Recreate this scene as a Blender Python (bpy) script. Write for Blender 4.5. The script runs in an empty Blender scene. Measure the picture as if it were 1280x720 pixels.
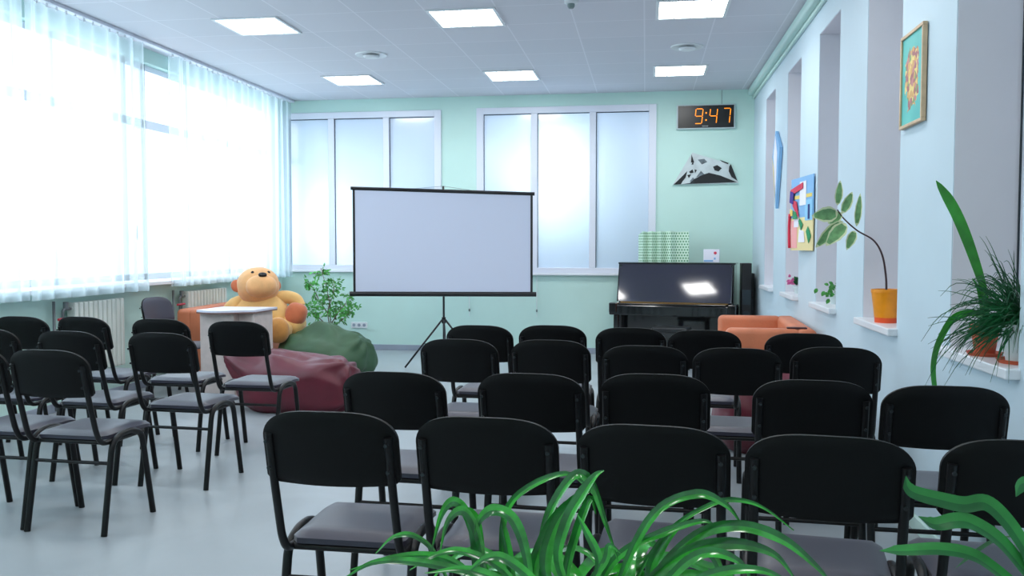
import bpy, bmesh, math, random
from mathutils import Vector, Matrix, noise
random.seed(7)
PI = math.pi
C = bpy.context.scene.collection

# ---------------------------------------------------------------- materials
def lin(c):
    return tuple(((v/255)/12.92 if v/255 <= .04045 else ((v/255+.055)/1.055)**2.4) for v in c) + (1,)
def mat(name, col, rough=.6, metal=0, var=0, vscale=8, bump=0, bscale=40, spec=.5, coat=0, coat_rough=.1, sheen=0, emit=None, es=0):
    m = bpy.data.materials.new(name); m.use_nodes = True
    nt = m.node_tree; b = nt.nodes['Principled BSDF']
    b.inputs['Base Color'].default_value = lin(col)
    b.inputs['Roughness'].default_value = rough
    b.inputs['Metallic'].default_value = metal
    b.inputs['Specular IOR Level'].default_value = spec
    b.inputs['Coat Weight'].default_value = coat
    b.inputs['Coat Roughness'].default_value = coat_rough
    b.inputs['Sheen Weight'].default_value = sheen
    if emit:
        b.inputs['Emission Color'].default_value = lin(emit); b.inputs['Emission Strength'].default_value = es
    tc = nt.nodes.new('ShaderNodeTexCoord')
    if var:
        n = nt.nodes.new('ShaderNodeTexNoise'); n.inputs['Scale'].default_value = vscale; n.inputs['Detail'].default_value = 4
        nt.links.new(tc.outputs['Object'], n.inputs['Vector'])
        r = nt.nodes.new('ShaderNodeValToRGB')
        a = lin([max(0, v*(1-var)) for v in col]); z = lin([min(255, v*(1+var)) for v in col])
        r.color_ramp.elements[0].position = .3; r.color_ramp.elements[0].color = a
        r.color_ramp.elements[1].position = .7; r.color_ramp.elements[1].color = z
        nt.links.new(n.outputs['Fac'], r.inputs['Fac']); nt.links.new(r.outputs['Color'], b.inputs['Base Color'])
    if bump:
        n2 = nt.nodes.new('ShaderNodeTexNoise'); n2.inputs['Scale'].default_value = bscale; n2.inputs['Detail'].default_value = 5
        nt.links.new(tc.outputs['Object'], n2.inputs['Vector'])
        bp = nt.nodes.new('ShaderNodeBump'); bp.inputs['Strength'].default_value = bump; bp.inputs['Distance'].default_value = .01
        nt.links.new(n2.outputs['Fac'], bp.inputs['Height']); nt.links.new(bp.outputs['Normal'], b.inputs['Normal'])
    return m
M = {}
M['wall'] = mat('wall_mint', (196, 227, 219), .7, var=.012, vscale=2, bump=.06, bscale=120)
M['wallr'] = mat('wall_pale_blue', (196, 215, 226), .6, var=.01, vscale=2, bump=.05, bscale=120)
M['reveal'] = mat('reveal_grey', (226, 226, 234), .7, var=.01, vscale=3)
M['molding'] = mat('molding', (196, 224, 218), .6)
M['trimgrey'] = mat('grey_trim', (150, 160, 175), .5)
M['pvc'] = mat('white_pvc', (222, 226, 238), .35)
M['white'] = mat('white_enamel', (222, 226, 230), .4)
M['sill'] = mat('white_sill', (228, 232, 238), .3)
M['frame_black'] = mat('black_tube', (8, 9, 12), .4, spec=.35)
M['seatfab'] = mat('charcoal_seat', (38, 36, 56), .42, spec=.7, sheen=.15, bump=.08, bscale=300)
M['backpl'] = mat('black_backrest', (6, 7, 9), .55, spec=.22, bump=.05, bscale=200)
M['screw'] = mat('screw_dark_steel', (60, 64, 68), .35, metal=.8)
M['screenw'] = mat('screen_white', (205, 212, 232), .85)
M['blackm'] = mat('black_metal', (14, 17, 22), .4)
M['piano'] = mat('black_lacquer', (8, 8, 14), .12, spec=.6, coat=.6, coat_rough=.04)
M['pianopanel'] = mat('lacquer_panel_reflection', (22, 20, 46), .06, spec=.9, coat=1, coat_rough=.06, var=.1, vscale=3, bump=.05, bscale=3)  # purple reflection of the room tinted into the base colour
M['brass'] = mat('brass', (150, 115, 70), .35, metal=.8)
M['orange'] = mat('orange_leatherette', (200, 116, 80), .5, var=.05, vscale=4, bump=.12, bscale=60)
M['orangedark'] = mat('brown_base', (120, 66, 48), .6)
M['redbag'] = mat('maroon_fabric', (94, 22, 40), .42, var=.06, vscale=5, bump=.2, bscale=14)
M['redstrap'] = mat('dark_maroon_strap', (60, 18, 26), .6)
M['greenbag'] = mat('green_fabric', (54, 88, 60), .55, var=.07, vscale=5, bump=.25, bscale=12)
M['bear'] = mat('tan_plush', (232, 186, 116), .95, var=.04, vscale=8, sheen=.4, bump=.3, bscale=120)
M['bearhead'] = mat('tan_head_plush', (228, 172, 116), .95, var=.05, vscale=8, sheen=.4, bump=.3, bscale=120)
M['bearbrown'] = mat('orange_brown_plush', (196, 108, 72), .95, var=.05, vscale=8, sheen=.3, bump=.3, bscale=120)
M['bearfoot'] = mat('golden_plush', (192, 132, 66), .95, var=.08, vscale=8, sheen=.3, bump=.3, bscale=120)
M['bearblack'] = mat('glossy_black', (10, 9, 10), .25)
M['wood'] = mat('pale_wood', (205, 190, 186), .45, var=.035, vscale=14)
M['woodtop'] = mat('lectern_top', (214, 216, 232), .3)
M['woodedge'] = mat('brown_edge', (120, 90, 84), .5)
M['radiator'] = mat('radiator_white', (214, 220, 214), .4)
M['pipe'] = mat('pipe_grey', (120, 126, 130), .4, metal=.4)
M['valve'] = mat('red_valve', (190, 40, 60), .4)
M['leaf'] = mat('ficus_leaf', (66, 150, 62), .4, var=.25, vscale=9)
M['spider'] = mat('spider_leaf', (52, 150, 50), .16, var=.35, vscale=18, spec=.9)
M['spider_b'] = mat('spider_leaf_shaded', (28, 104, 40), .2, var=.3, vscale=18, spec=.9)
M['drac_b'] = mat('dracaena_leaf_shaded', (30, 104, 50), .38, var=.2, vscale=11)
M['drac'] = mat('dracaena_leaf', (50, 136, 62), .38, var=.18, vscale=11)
M['blade'] = mat('dark_blade', (20, 84, 46), .4, var=.3, vscale=14)
M['amar'] = mat('strap_leaf', (52, 150, 48), .35, var=.18, vscale=10)
M['varg'] = mat('variegated_green', (104, 152, 98), .5, var=.14, vscale=30)
M['varc'] = mat('cream_margin', (205, 215, 172), .5)
M['stem'] = mat('dark_stem', (70, 48, 52), .6)
M['greystem'] = mat('grey_stem', (110, 100, 84), .7)
M['orangepot'] = mat('orange_pot', (240, 150, 22), .3, var=.03, vscale=20)
M['potred'] = mat('red_saucer', (232, 84, 34), .35)
M['terra'] = mat('terracotta', (190, 84, 52), .6, var=.06)
M['whitepot'] = mat('white_pot', (200, 212, 214), .4)
M['soil'] = mat('soil', (40, 30, 24), .9, var=.3, vscale=60)
M['pink'] = mat('pink_petals', (222, 110, 170), .6)
M['standwood'] = mat('stand_wood', (120, 90, 62), .5, var=.1)
M['clockface'] = mat('clock_black', (8, 8, 14), .3)
M['clockcase'] = mat('clock_case_halo', (190, 205, 208), .4)  # pale case colour draws the halo round the black display
M['digit'] = mat('amber_digit', (255, 150, 20), .5, emit=(255, 138, 12), es=1.1)
M['tick'] = mat('pale_mark', (150, 155, 160), .5)
M['pale_canvas'] = mat('pale_canvas', (196, 206, 208), .7, var=.06, vscale=7)
M['ink'] = mat('ink_black', (14, 20, 24), .5)
M['inkgrey'] = mat('ink_grey', (96, 106, 112), .6, var=.3, vscale=20)
M['framewood'] = mat('frame_wood', (205, 176, 142), .5, var=.06, vscale=20)
M['gasket_shade'] = mat('dark_gasket_shade', (30, 46, 56), .5)
M['wire'] = mat('wire_grey', (120, 135, 135), .5)
for k, c in dict(pb=(130, 180, 225), py=(228, 205, 110), pr=(205, 50, 80), pg=(30, 140, 90), pw=(232, 232, 245), pk=(240, 170, 170), pv=(60, 40, 140), pyel=(228, 214, 160), plb=(140, 200, 235), pn=(30, 50, 120)).items():
    M[k] = mat('paper_' + {'pb': 'blue', 'py': 'yellow', 'pr': 'red', 'pg': 'green', 'pw': 'white', 'pk': 'pink', 'pv': 'violet', 'pyel': 'cream', 'plb': 'sky', 'pn': 'navy'}[k], c, .7)

def mat_light(name, col, s):
    m = bpy.data.materials.new(name); m.use_nodes = True; nt = m.node_tree
    b = nt.nodes['Principled BSDF']; b.inputs['Base Color'].default_value = (.8, .8, .8, 1)
    b.inputs['Emission Color'].default_value = lin(col); b.inputs['Emission Strength'].default_value = s
    return m
M['lamp'] = mat_light('led_diffuser', (245, 252, 255), 5)

def mat_curtain():
    m = bpy.data.materials.new('sheer_curtain'); m.use_nodes = True; nt = m.node_tree; nt.nodes.clear()
    o = nt.nodes.new('ShaderNodeOutputMaterial')
    tr = nt.nodes.new('ShaderNodeBsdfTransparent'); tl = nt.nodes.new('ShaderNodeBsdfTranslucent'); df = nt.nodes.new('ShaderNodeBsdfDiffuse')
    tl.inputs['Color'].default_value = (.85, .97, 1, 1); df.inputs['Color'].default_value = (.8, .88, .95, 1)
    a = nt.nodes.new('ShaderNodeMixShader'); a.inputs[0].default_value = .3
    nt.links.new(tl.outputs[0], a.inputs[1]); nt.links.new(df.outputs[0], a.inputs[2])
    b = nt.nodes.new('ShaderNodeMixShader')
    lw = nt.nodes.new('ShaderNodeLayerWeight'); lw.inputs['Blend'].default_value = .45
    mr = nt.nodes.new('ShaderNodeMapRange'); mr.inputs['To Min'].default_value = .45; mr.inputs['To Max'].default_value = .97
    nt.links.new(lw.outputs['Facing'], mr.inputs['Value']); nt.links.new(mr.outputs[0], b.inputs[0])
    nt.links.new(tr.outputs[0], b.inputs[1]); nt.links.new(a.outputs[0], b.inputs[2]); nt.links.new(b.outputs[0], o.inputs[0])
    return m
M['curtain'] = mat_curtain()
def mat_glass():
    m = bpy.data.materials.new('clear_glass'); m.use_nodes = True; nt = m.node_tree; nt.nodes.clear()
    o = nt.nodes.new('ShaderNodeOutputMaterial'); tr = nt.nodes.new('ShaderNodeBsdfTransparent'); gl = nt.nodes.new('ShaderNodeBsdfGlossy')
    tr.inputs['Color'].default_value = (.93, .97, 1, 1); gl.inputs['Roughness'].default_value = .02
    x = nt.nodes.new('ShaderNodeMixShader'); x.inputs[0].default_value = .06
    nt.links.new(tr.outputs[0], x.inputs[1]); nt.links.new(gl.outputs[0], x.inputs[2]); nt.links.new(x.outputs[0], o.inputs[0])
    return m
M['glass'] = mat_glass()
def mat_frost(name, col):
    m = bpy.data.materials.new(name); m.use_nodes = True; nt = m.node_tree; nt.nodes.clear()
    o = nt.nodes.new('ShaderNodeOutputMaterial')
    tl = nt.nodes.new('ShaderNodeBsdfTranslucent'); df = nt.nodes.new('ShaderNodeBsdfDiffuse'); gl = nt.nodes.new('ShaderNodeBsdfGlossy')
    tl.inputs['Color'].default_value = lin(col); df.inputs['Color'].default_value = lin(col); gl.inputs['Roughness'].default_value = .16
    a = nt.nodes.new('ShaderNodeMixShader'); a.inputs[0].default_value = .5
    nt.links.new(tl.outputs[0], a.inputs[1]); nt.links.new(df.outputs[0], a.inputs[2])
    b = nt.nodes.new('ShaderNodeMixShader'); b.inputs[0].default_value = .12
    nt.links.new(a.outputs[0], b.inputs[1]); nt.links.new(gl.outputs[0], b.inputs[2]); nt.links.new(b.outputs[0], o.inputs[0])
    return m
M['frost'] = mat_frost('frosted_glass', (208, 216, 226))

def mat_ceiling():
    m = mat('ceiling_tiles', (205, 214, 222), .8); nt = m.node_tree; b = nt.nodes['Principled BSDF']
    tc = nt.nodes.new('ShaderNodeTexCoord'); mp = nt.nodes.new('ShaderNodeMapping')
    mp.inputs['Location'].default_value = (-(-1.55-.305)/.61, -(7.6-.305)/.61, 0); mp.inputs['Scale'].default_value = (1/.61, 1/.61, 1)
    nt.links.new(tc.outputs['Object'], mp.inputs['Vector'])
    br = nt.nodes.new('ShaderNodeTexBrick'); br.offset = 0; br.squash = 1
    br.inputs['Scale'].default_value = 1; br.inputs['Brick Width'].default_value = 1; br.inputs['Row Height'].default_value = 1
    br.inputs['Mortar Size'].default_value = .012; br.inputs['Mortar Smooth'].default_value = .3
    br.inputs['Color1'].default_value = lin((212, 212, 220)); br.inputs['Color2'].default_value = lin((208, 209, 217)); br.inputs['Mortar'].default_value = lin((226, 226, 234))
    nt.links.new(mp.outputs[0], br.inputs['Vector']); nt.links.new(br.outputs['Color'], b.inputs['Base Color'])
    return m
M['ceil'] = mat_ceiling()
def mat_floor():
    m = mat('vinyl_floor', (150, 166, 178), .32); nt = m.node_tree; b = nt.nodes['Principled BSDF']
    tc = nt.nodes.new('ShaderNodeTexCoord')
    n1 = nt.nodes.new('ShaderNodeTexNoise'); n1.inputs['Scale'].default_value = 1.3; n1.inputs['Detail'].default_value = 6; n1.inputs['Distortion'].default_value = 1
    r = nt.nodes.new('ShaderNodeValToRGB'); r.color_ramp.elements[0].position = .3; r.color_ramp.elements[1].position = .7
    r.color_ramp.elements[0].color = lin((150, 158, 164)); r.color_ramp.elements[1].color = lin((168, 176, 181))
    nt.links.new(tc.outputs['Object'], n1.inputs['Vector']); nt.links.new(n1.outputs['Fac'], r.inputs['Fac']); nt.links.new(r.outputs['Color'], b.inputs['Base Color'])
    mr = nt.nodes.new('ShaderNodeMapRange'); mr.inputs['To Min'].default_value = .26; mr.inputs['To Max'].default_value = .42
    nt.links.new(n1.outputs['Fac'], mr.inputs['Value']); nt.links.new(mr.outputs[0], b.inputs['Roughness'])
    return m
M['floor'] = mat_floor()
def mat_dots():
    m = mat('green_dotted_paper', (220, 235, 220), .6); nt = m.node_tree; b = nt.nodes['Principled BSDF']
    tc = nt.nodes.new('ShaderNodeTexCoord'); mp = nt.nodes.new('ShaderNodeMapping')
    mp.inputs['Scale'].default_value = (1/.034, 1/.034, 1)
    nt.links.new(tc.outputs['UV'], mp.inputs['Vector'])
    sp = nt.nodes.new('ShaderNodeSeparateXYZ'); nt.links.new(mp.outputs[0], sp.inputs[0])
    def mth(op, a, bb=None):
        n = nt.nodes.new('ShaderNodeMath'); n.operation = op
        for i, v in enumerate((a, bb)):
            if v is None: continue
            if isinstance(v, (int, float)): n.inputs[i].default_value = v
            else: nt.links.new(v, n.inputs[i])
        return n.outputs[0]
    row = mth('FLOOR', sp.outputs[1]); off = mth('MULTIPLY', mth('MODULO', row, 2.0), .5)
    fx = mth('SUBTRACT', mth('FRACT', mth('ADD', sp.outputs[0], off)), .5); fy = mth('SUBTRACT', mth('FRACT', sp.outputs[1]), .5)
    d = mth('ADD', mth('MULTIPLY', fx, fx), mth('MULTIPLY', fy, fy)); s = mth('LESS_THAN', d, .085)
    mx = nt.nodes.new('ShaderNodeMix'); mx.data_type = 'RGBA'
    mx.inputs[6].default_value = lin((206, 232, 214)); mx.inputs[7].default_value = lin((62, 138, 90))
    nt.links.new(s, mx.inputs[0]); nt.links.new(mx.outputs[2], b.inputs['Base Color'])
    return m
M['dots'] = mat_dots()
def mat_painting():
    m = mat('flower_painting', (60, 180, 170), .5); nt = m.node_tree; b = nt.nodes['Principled BSDF']
    tc = nt.nodes.new('ShaderNodeTexCoord')
    v = nt.nodes.new('ShaderNodeTexVoronoi'); v.inputs['Scale'].default_value = 38
    nt.links.new(tc.outputs['Object'], v.inputs['Vector'])
    cr = nt.nodes.new('ShaderNodeValToRGB'); e = cr.color_ramp.elements
    sx = nt.nodes.new('ShaderNodeSeparateColor'); nt.links.new(v.outputs['Color'], sx.inputs[0]); nt.links.new(sx.outputs[0], cr.inputs['Fac'])
    e[0].color = lin((160, 92, 96)); e[1].color = lin((226, 190, 110)); cr.color_ramp.interpolation = 'CONSTANT'
    for p, c in ((.3, (210, 160, 90)), (.5, (120, 150, 90)), (.65, (190, 120, 120)), (.8, (230, 205, 120))):
        q = e.new(p); q.color = lin(c)
    n = nt.nodes.new('ShaderNodeTexNoise'); n.inputs['Scale'].default_value = 16; nt.links.new(tc.outputs['Object'], n.inputs['Vector'])
    g = nt.nodes.new('ShaderNodeTexGradient'); g.gradient_type = 'SPHERICAL'
    mp = nt.nodes.new('ShaderNodeMapping'); mp.inputs['Scale'].default_value = (1, 6, 4.6); nt.links.new(tc.outputs['Object'], mp.inputs['Vector']); nt.links.new(mp.outputs[0], g.inputs['Vector'])
    a = nt.nodes.new('ShaderNodeMath'); a.operation = 'ADD'; nt.links.new(n.outputs['Fac'], a.inputs[0]); nt.links.new(g.outputs['Fac'], a.inputs[1])
    t = nt.nodes.new('ShaderNodeMath'); t.operation = 'GREATER_THAN'; nt.links.new(a.outputs[0], t.inputs[0]); t.inputs[1].default_value = .78
    n3 = nt.nodes.new('ShaderNodeTexNoise'); n3.inputs['Scale'].default_value = 5; nt.links.new(tc.outputs['Object'], n3.inputs['Vector'])
    bg = nt.nodes.new('ShaderNodeValToRGB'); bg.color_ramp.elements[0].color = lin((40, 160, 160)); bg.color_ramp.elements[1].color = lin((110, 210, 200)); nt.links.new(n3.outputs['Fac'], bg.inputs['Fac'])
    mx = nt.nodes.new('ShaderNodeMix'); mx.data_type = 'RGBA'
    nt.links.new(t.outputs[0], mx.inputs[0]); nt.links.new(bg.outputs[0], mx.inputs[6]); nt.links.new(cr.outputs[0], mx.inputs[7]); nt.links.new(mx.outputs[2], b.inputs['Base Color'])
    return m
M['painting'] = mat_painting()

# ---------------------------------------------------------------- mesh helpers
def obj(name, bm, m, parent=None, smooth=False, loc=None):
    me = bpy.data.meshes.new(name); bmesh.ops.recalc_face_normals(bm, faces=bm.faces[:]) ; bm.to_mesh(me); bm.free()
    for x in (m if isinstance(m, (list, tuple)) else [m]): me.materials.append(x)
    if smooth:
        for p in me.polygons: p.use_smooth = True
        if smooth != True: me.set_sharp_from_angle(angle=math.radians(smooth))
    o = bpy.data.objects.new(name, me); C.objects.link(o)
    if parent: o.parent = parent
    if loc: o.location = loc
    return o
def tag(o, label, cat, group=None):
    o['label'] = label; o['category'] = cat
    if group: o['group'] = group
    return o
def thing(name, label, cat, loc=(0, 0, 0), rz=0, group=None):
    o = bpy.data.objects.new(name, None); C.objects.link(o); o.empty_display_size = .1
    o.location = loc; o.rotation_euler = (0, 0, rz)
    return tag(o, label, cat, group)
def struct(o):
    o['kind'] = 'structure'; return o
def dup(root, loc, rz, label, group=None):
    r = root.copy(); C.objects.link(r); r.location = loc; r.rotation_euler = (0, 0, rz); r['label'] = label
    if group: r['group'] = group
    for ch in list(root.children):
        c = ch.copy(); C.objects.link(c); c.parent = r
        for g in list(ch.children):
            d = g.copy(); C.objects.link(d); d.parent = c
    return r
def box(bm, x0, x1, y0, y1, z0, z1, bev=0, seg=2, mi=0):
    vs = [bm.verts.new(p) for p in ((x0,y0,z0),(x1,y0,z0),(x1,y1,z0),(x0,y1,z0),(x0,y0,z1),(x1,y0,z1),(x1,y1,z1),(x0,y1,z1))]
    fs = [bm.faces.new([vs[i] for i in q]) for q in ((3,2,1,0),(4,5,6,7),(0,1,5,4),(1,2,6,5),(2,3,7,6),(3,0,4,7))]
    for f in fs: f.material_index = mi
    if bev:
        es = list({e for f in fs for e in f.edges})
        r = bmesh.ops.bevel(bm, geom=es, offset=bev, segments=seg, profile=.5, affect='EDGES')
        for f in r['faces']: f.material_index = mi
    return vs
def B(*a, **k):
    bm = bmesh.new(); box(bm, *a, **k); return bm
def fillet(pts, r, n=5):
    pts = [Vector(p) for p in pts]; out = [pts[0]]
    for i in range(1, len(pts)-1):
        a, b, c = pts[i-1], pts[i], pts[i+1]
        d1 = min(r, (a-b).length*.49); d2 = min(r, (c-b).length*.49)
        p = b+(a-b).normalized()*d1; q = b+(c-b).normalized()*d2
        for k in range(n+1):
            t = k/n; out.append(p*(1-t)**2 + b*2*t*(1-t) + q*t*t)
    out.append(pts[-1]); return out
def catmull(pts, n=6):
    P = [Vector(p) for p in pts]; P = [P[0]*2-P[1]]+P+[P[-1]*2-P[-2]]; out = []
    for i in range(1, len(P)-2):
        for k in range(n):
            t = k/n; a, b, c, d = P[i-1:i+3]
            out.append(.5*((2*b)+(c-a)*t+(2*a-5*b+4*c-d)*t*t+(3*b-a-3*c+d)*t**3))
    out.append(P[-2]); return out
def tube(bm, pts, r, n=10, mi=0, sx=1):
    pts = [Vector(p) for p in pts]; rs = r if isinstance(r, (list, tuple)) else [r]*len(pts)
    t0 = (pts[1]-pts[0]).normalized(); u = t0.orthogonal().normalized()
    rings = []
    for i, p in enumerate(pts):
        t = ((pts[min(i+1, len(pts)-1)]-pts[max(i-1, 0)])).normalized()
        u = (u - t*u.dot(t)).normalized(); v = t.cross(u)
        rings.append([bm.verts.new(p+(u*math.cos(2*PI*k/n)*sx+v*math.sin(2*PI*k/n))*rs[i]) for k in range(n)])
    for a, b in zip(rings, rings[1:]):
        for k in range(n):
            f = bm.faces.new((a[k], a[(k+1) % n], b[(k+1) % n], b[k])); f.material_index = mi
    for q in (list(reversed(rings[0])), rings[-1]):
        f = bm.faces.new(q); f.material_index = mi
def lathe(bm, prof, c=(0, 0, 0), n=28, mi=0):
    c = Vector(c); rings = []
    for r, z in prof:
        rings.append([bm.verts.new(c+Vector((max(r, 1e-4)*math.cos(2*PI*k/n), max(r, 1e-4)*math.sin(2*PI*k/n), z))) for k in range(n)])
    for a, b in zip(rings, rings[1:]):
        for k in range(n):
            f = bm.faces.new((a[k], a[(k+1) % n], b[(k+1) % n], b[k])); f.material_index = mi
def poly(bm, pts, d, mi=0):
    """flat polygon plate: pts in 3-D, extruded by vector d"""
    a = [bm.verts.new(p) for p in pts]; b = [bm.verts.new(Vector(p)+Vector(d)) for p in pts]
    fs = [bm.faces.new(a), bm.faces.new(list(reversed(b)))]
    for k in range(len(a)): fs.append(bm.faces.new((a[k], b[k], b[(k+1) % len(a)], a[(k+1) % len(a)])))
    for f in fs: f.material_index = mi
def blob(bm, c, r, p=2.0, seg=32, rings=20, rot=None, fn=None, zmin=None):
    """superellipsoid (p=2 plain ellipsoid, larger = boxier)"""
    c = Vector(c); grid = []
    def se(w, e): return math.copysign(abs(w)**e, w)
    e = 2.0/p
    for i in range(rings+1):
        ph = -PI/2+PI*i/rings; row = []
        for j in range(seg):
            th = 2*PI*j/seg
            n = Vector((math.cos(ph)*math.cos(th), math.cos(ph)*math.sin(th), math.sin(ph)))
            q = Vector((se(math.cos(ph), e)*se(math.cos(th), e)*r[0], se(math.cos(ph), e)*se(math.sin(th), e)*r[1], se(math.sin(ph), e)*r[2]))
            if fn: q = fn(q, n)
            if rot: q = rot @ q
            q = q+c
            if zmin is not None and q.z < zmin: q.z = zmin
            row.append(q)
        grid.append(row)
    vs = []
    for i, row in enumerate(grid):
        if i in (0, rings): vs.append([bm.verts.new(row[0])]*seg)
        else: vs.append([bm.verts.new(q) for q in row])
    for i in range(rings):
        for j in range(seg):
            q = [vs[i][j], vs[i][(j+1) % seg], vs[i+1][(j+1) % seg], vs[i+1][j]]
            u = []
            for v in q:
                if v not in u: u.append(v)
            if len(u) > 2: bm.faces.new(u)
def ribbon(bm, pts, wfn, side=None, fold=.25, mi=0, n=6, two=False):
    """a leaf blade along a curve, width wfn(t), folded along its midrib"""
    pts = catmull(pts, n); L = len(pts)-1; prev = None
    for i, p in enumerate(pts):
        t = (pts[min(i+1, L)]-pts[max(i-1, 0)]).normalized()
        s = t.cross(side if side else Vector((0, 0, 1)))
        if s.length < .05: s = t.cross(Vector((.3, 1, 0)))
        s.normalize(); up = s.cross(t).normalized(); w = wfn(i/L)/2
        row = [bm.verts.new(p+s*w+up*w*fold), bm.verts.new(p), bm.verts.new(p-s*w+up*w*fold)]
        if prev:
            for k in (0, 1):
                f = bm.faces.new((prev[k], prev[k+1], row[k+1], row[k])); f.material_index = mi+(k if two else 0)
        prev = row
def leaf(bm, base, tip, w, up=(0, -1, .3), droop=.1, n=8, rim=None, mi=0):
    """oval leaf with a midrib; rim = material index of a pale margin"""
    base, tip, up = Vector(base), Vector(tip), Vector(up).normalized(); d = tip-base; L = d.length
    s = d.cross(up).normalized(); nn = s.cross(d).normalized(); prev = None
    for i in range(n+1):
        t = i/n; hw = w/2*(math.sin(PI*t**.8)**.8 if 0 < t < 1 else .02)
        c = base+d*t+nn*(droop*L*math.sin(PI*t))
        offs = (-1, -.72, 0, .72, 1) if rim is not None else (-1, 0, 1)
        wob = 1+.05*math.sin(i*2.3)
        row = [bm.verts.new(c+s*hw*o*wob+nn*abs(o)*hw*.22) for o in offs]
        if prev:
            for k in range(len(offs)-1):
                f = bm.faces.new((prev[k], prev[k+1], row[k+1], row[k]))
                f.material_index = rim if rim is not None and (k in (0, len(offs)-2) or i in (1, n)) else mi
        prev = row

# ---------------------------------------------------------------- room
XL, XR, YB, YF, H = -4.98, 1.35, 11.57, -1.6, 3.40
struct(obj('floor', B(XL-.3, XR+.6, YF-.2, YB+1.6, -.1, 0), M['floor']))
struct(obj('ceiling', B(XL-.3, XR+.6, YF-.2, YB+1.6, H, H+.1), M['ceil']))
# left wall with a long window opening
WY0, WY1, WZ0, WZ1 = .6, 11.30, 1.07, 3.26
bm = bmesh.new()
box(bm, XL-.25, XL, YF, YB, 0, WZ0-.03); box(bm, XL-.25, XL, YF, YB, WZ1, H)
box(bm, XL-.25, XL, YF, WY0, WZ0-.03, WZ1); box(bm, XL-.25, XL, WY1, YB, WZ0-.03, WZ1)
struct(obj('wall_left', bm, M['wall']))
# back wall with two interior windows
WL = (-4.90, -2.75, 1.12, 3.19); WR = (-2.19, .087, 1.09, 3.20)
bm = bmesh.new(); y0, y1 = YB, YB+.12
box(bm, XL-.25, WL[0], y0, y1, 0, H); box(bm, WL[1], WR[0], y0, y1, 0, H); box(bm, WR[1], XR+.5, y0, y1, 0, H)
for a in (WL, WR):
    box(bm, a[0], a[1], y0, y1, 0, a[2]); box(bm, a[0], a[1], y0, y1, a[3], H)
struct(obj('wall_back', bm, M['wall']))
struct(obj('wall_front', B(XL-.25, XR+.5, YF-.15, YF, 0, H), M['wall']))
# corridor behind the interior windows
bm = bmesh.new()
box(bm, XL-.25, XR+.5, YB+1.5, YB+1.6, 0, H); box(bm, XL-.3, XL-.25, YB, YB+1.6, 0, H); box(bm, XR+.5, XR+.55, YB, YB+1.6, 0, H)
struct(obj('wall_corridor', bm, M['wallr']))
# right wall: pilasters and niches
NZ0, NZ1, XD = .93, 3.09, 1.625
niches = [(5.02+1.565*k, 5.785+1.565*k) for k in (-4, -3, -2)] + [(3.44, 4.18), (5.02, 5.78), (6.57, 7.33), (8.15, 8.895), (9.71, 10.45)]
niches = [n for n in niches if n[1] < 3.0] + niches[3:]
bm = bmesh.new()
box(bm, XR, XR+.5, YF, YB, 0, NZ0); box(bm, XR, XR+.5, YF, YB, NZ1, H)
ys = [YF]
for a, b in niches: ys += [a, b]
ys.append(YB)
for a, b in zip(ys[::2], ys[1::2]): box(bm, XR, XR+.5, a, b, NZ0, NZ1)
struct(obj('wall_right', bm, M['wallr']))
bm = bmesh.new()   # painted reveals lining each niche
for a, b in niches:
    box(bm, XR+.004, XD, a, a+.004, NZ0+.04, NZ1); box(bm, XR+.004, XD, b-.004, b, NZ0+.04, NZ1); box(bm, XR+.004, XD, a, b, NZ1-.004, NZ1)
struct(obj('trim_1', bm, M['reveal']))
for i, (a, b) in enumerate(niches):
    bm = bmesh.new(); t = .055
    box(bm, XD, XD+.06, a, a+t, NZ0, NZ1, .004); box(bm, XD, XD+.06, b-t, b, NZ0, NZ1, .004)
    box(bm, XD, XD+.06, a+t, b-t, NZ0, NZ0+.1, .004); box(bm, XD, XD+.06, a+t, b-t, NZ1-t, NZ1, .004)
    box(bm, XD, XD+.06, a+t, b-t, 2.45, 2.52, .004)
    w = struct(obj('window_%d' % (i+4), bm, M['pvc']))
    obj('pane', B(XD+.025, XD+.035, a+t, b-t, NZ0+.1, NZ1-t), M['frost'], w)
    bm = bmesh.new(); box(bm, XD-.006, XD, b-.016, b-.006, NZ0+.04, NZ1-.01)
    obj('gasket_shade', bm, M['gasket_shade'], w)
    obj('window_sill', B(XR-.052, XD, a-.02 if a-.02 > ys[0] else a, b+.015, .93, .972, .006), M['sill'], w)
bm = bmesh.new(); box(bm, XR+.5, XR+.55, YF, YB, 0, H); struct(obj('wall_daylight_block', bm, M['reveal']))  # unseen wall added behind the panes to keep daylight out
# cornice on the right wall
bm = bmesh.new(); box(bm, XR-.085, XR, YF, YB, H-.085, H, .02, 3); box(bm, XR-.03, XR, YF, YB, H-.125, H-.09, .01)
struct(obj('trim_2', bm, M['molding']))
bm = bmesh.new(); box(bm, -3.9, XR, YB-.018, YB, 0, .075, .004); box(bm, XL, -3.9, YB-.018, YB, 0, .075, .004)
struct(obj('baseboard_back', bm, M['trimgrey']))
struct(obj('baseboard_left', B(XL, XL+.018, YF, YB-.02, 0, .075, .004), M['trimgrey']))
struct(obj('baseboard_right', B(XR-.018, XR, YF, YB-.02, 0, .075, .004), M['molding']))
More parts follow.
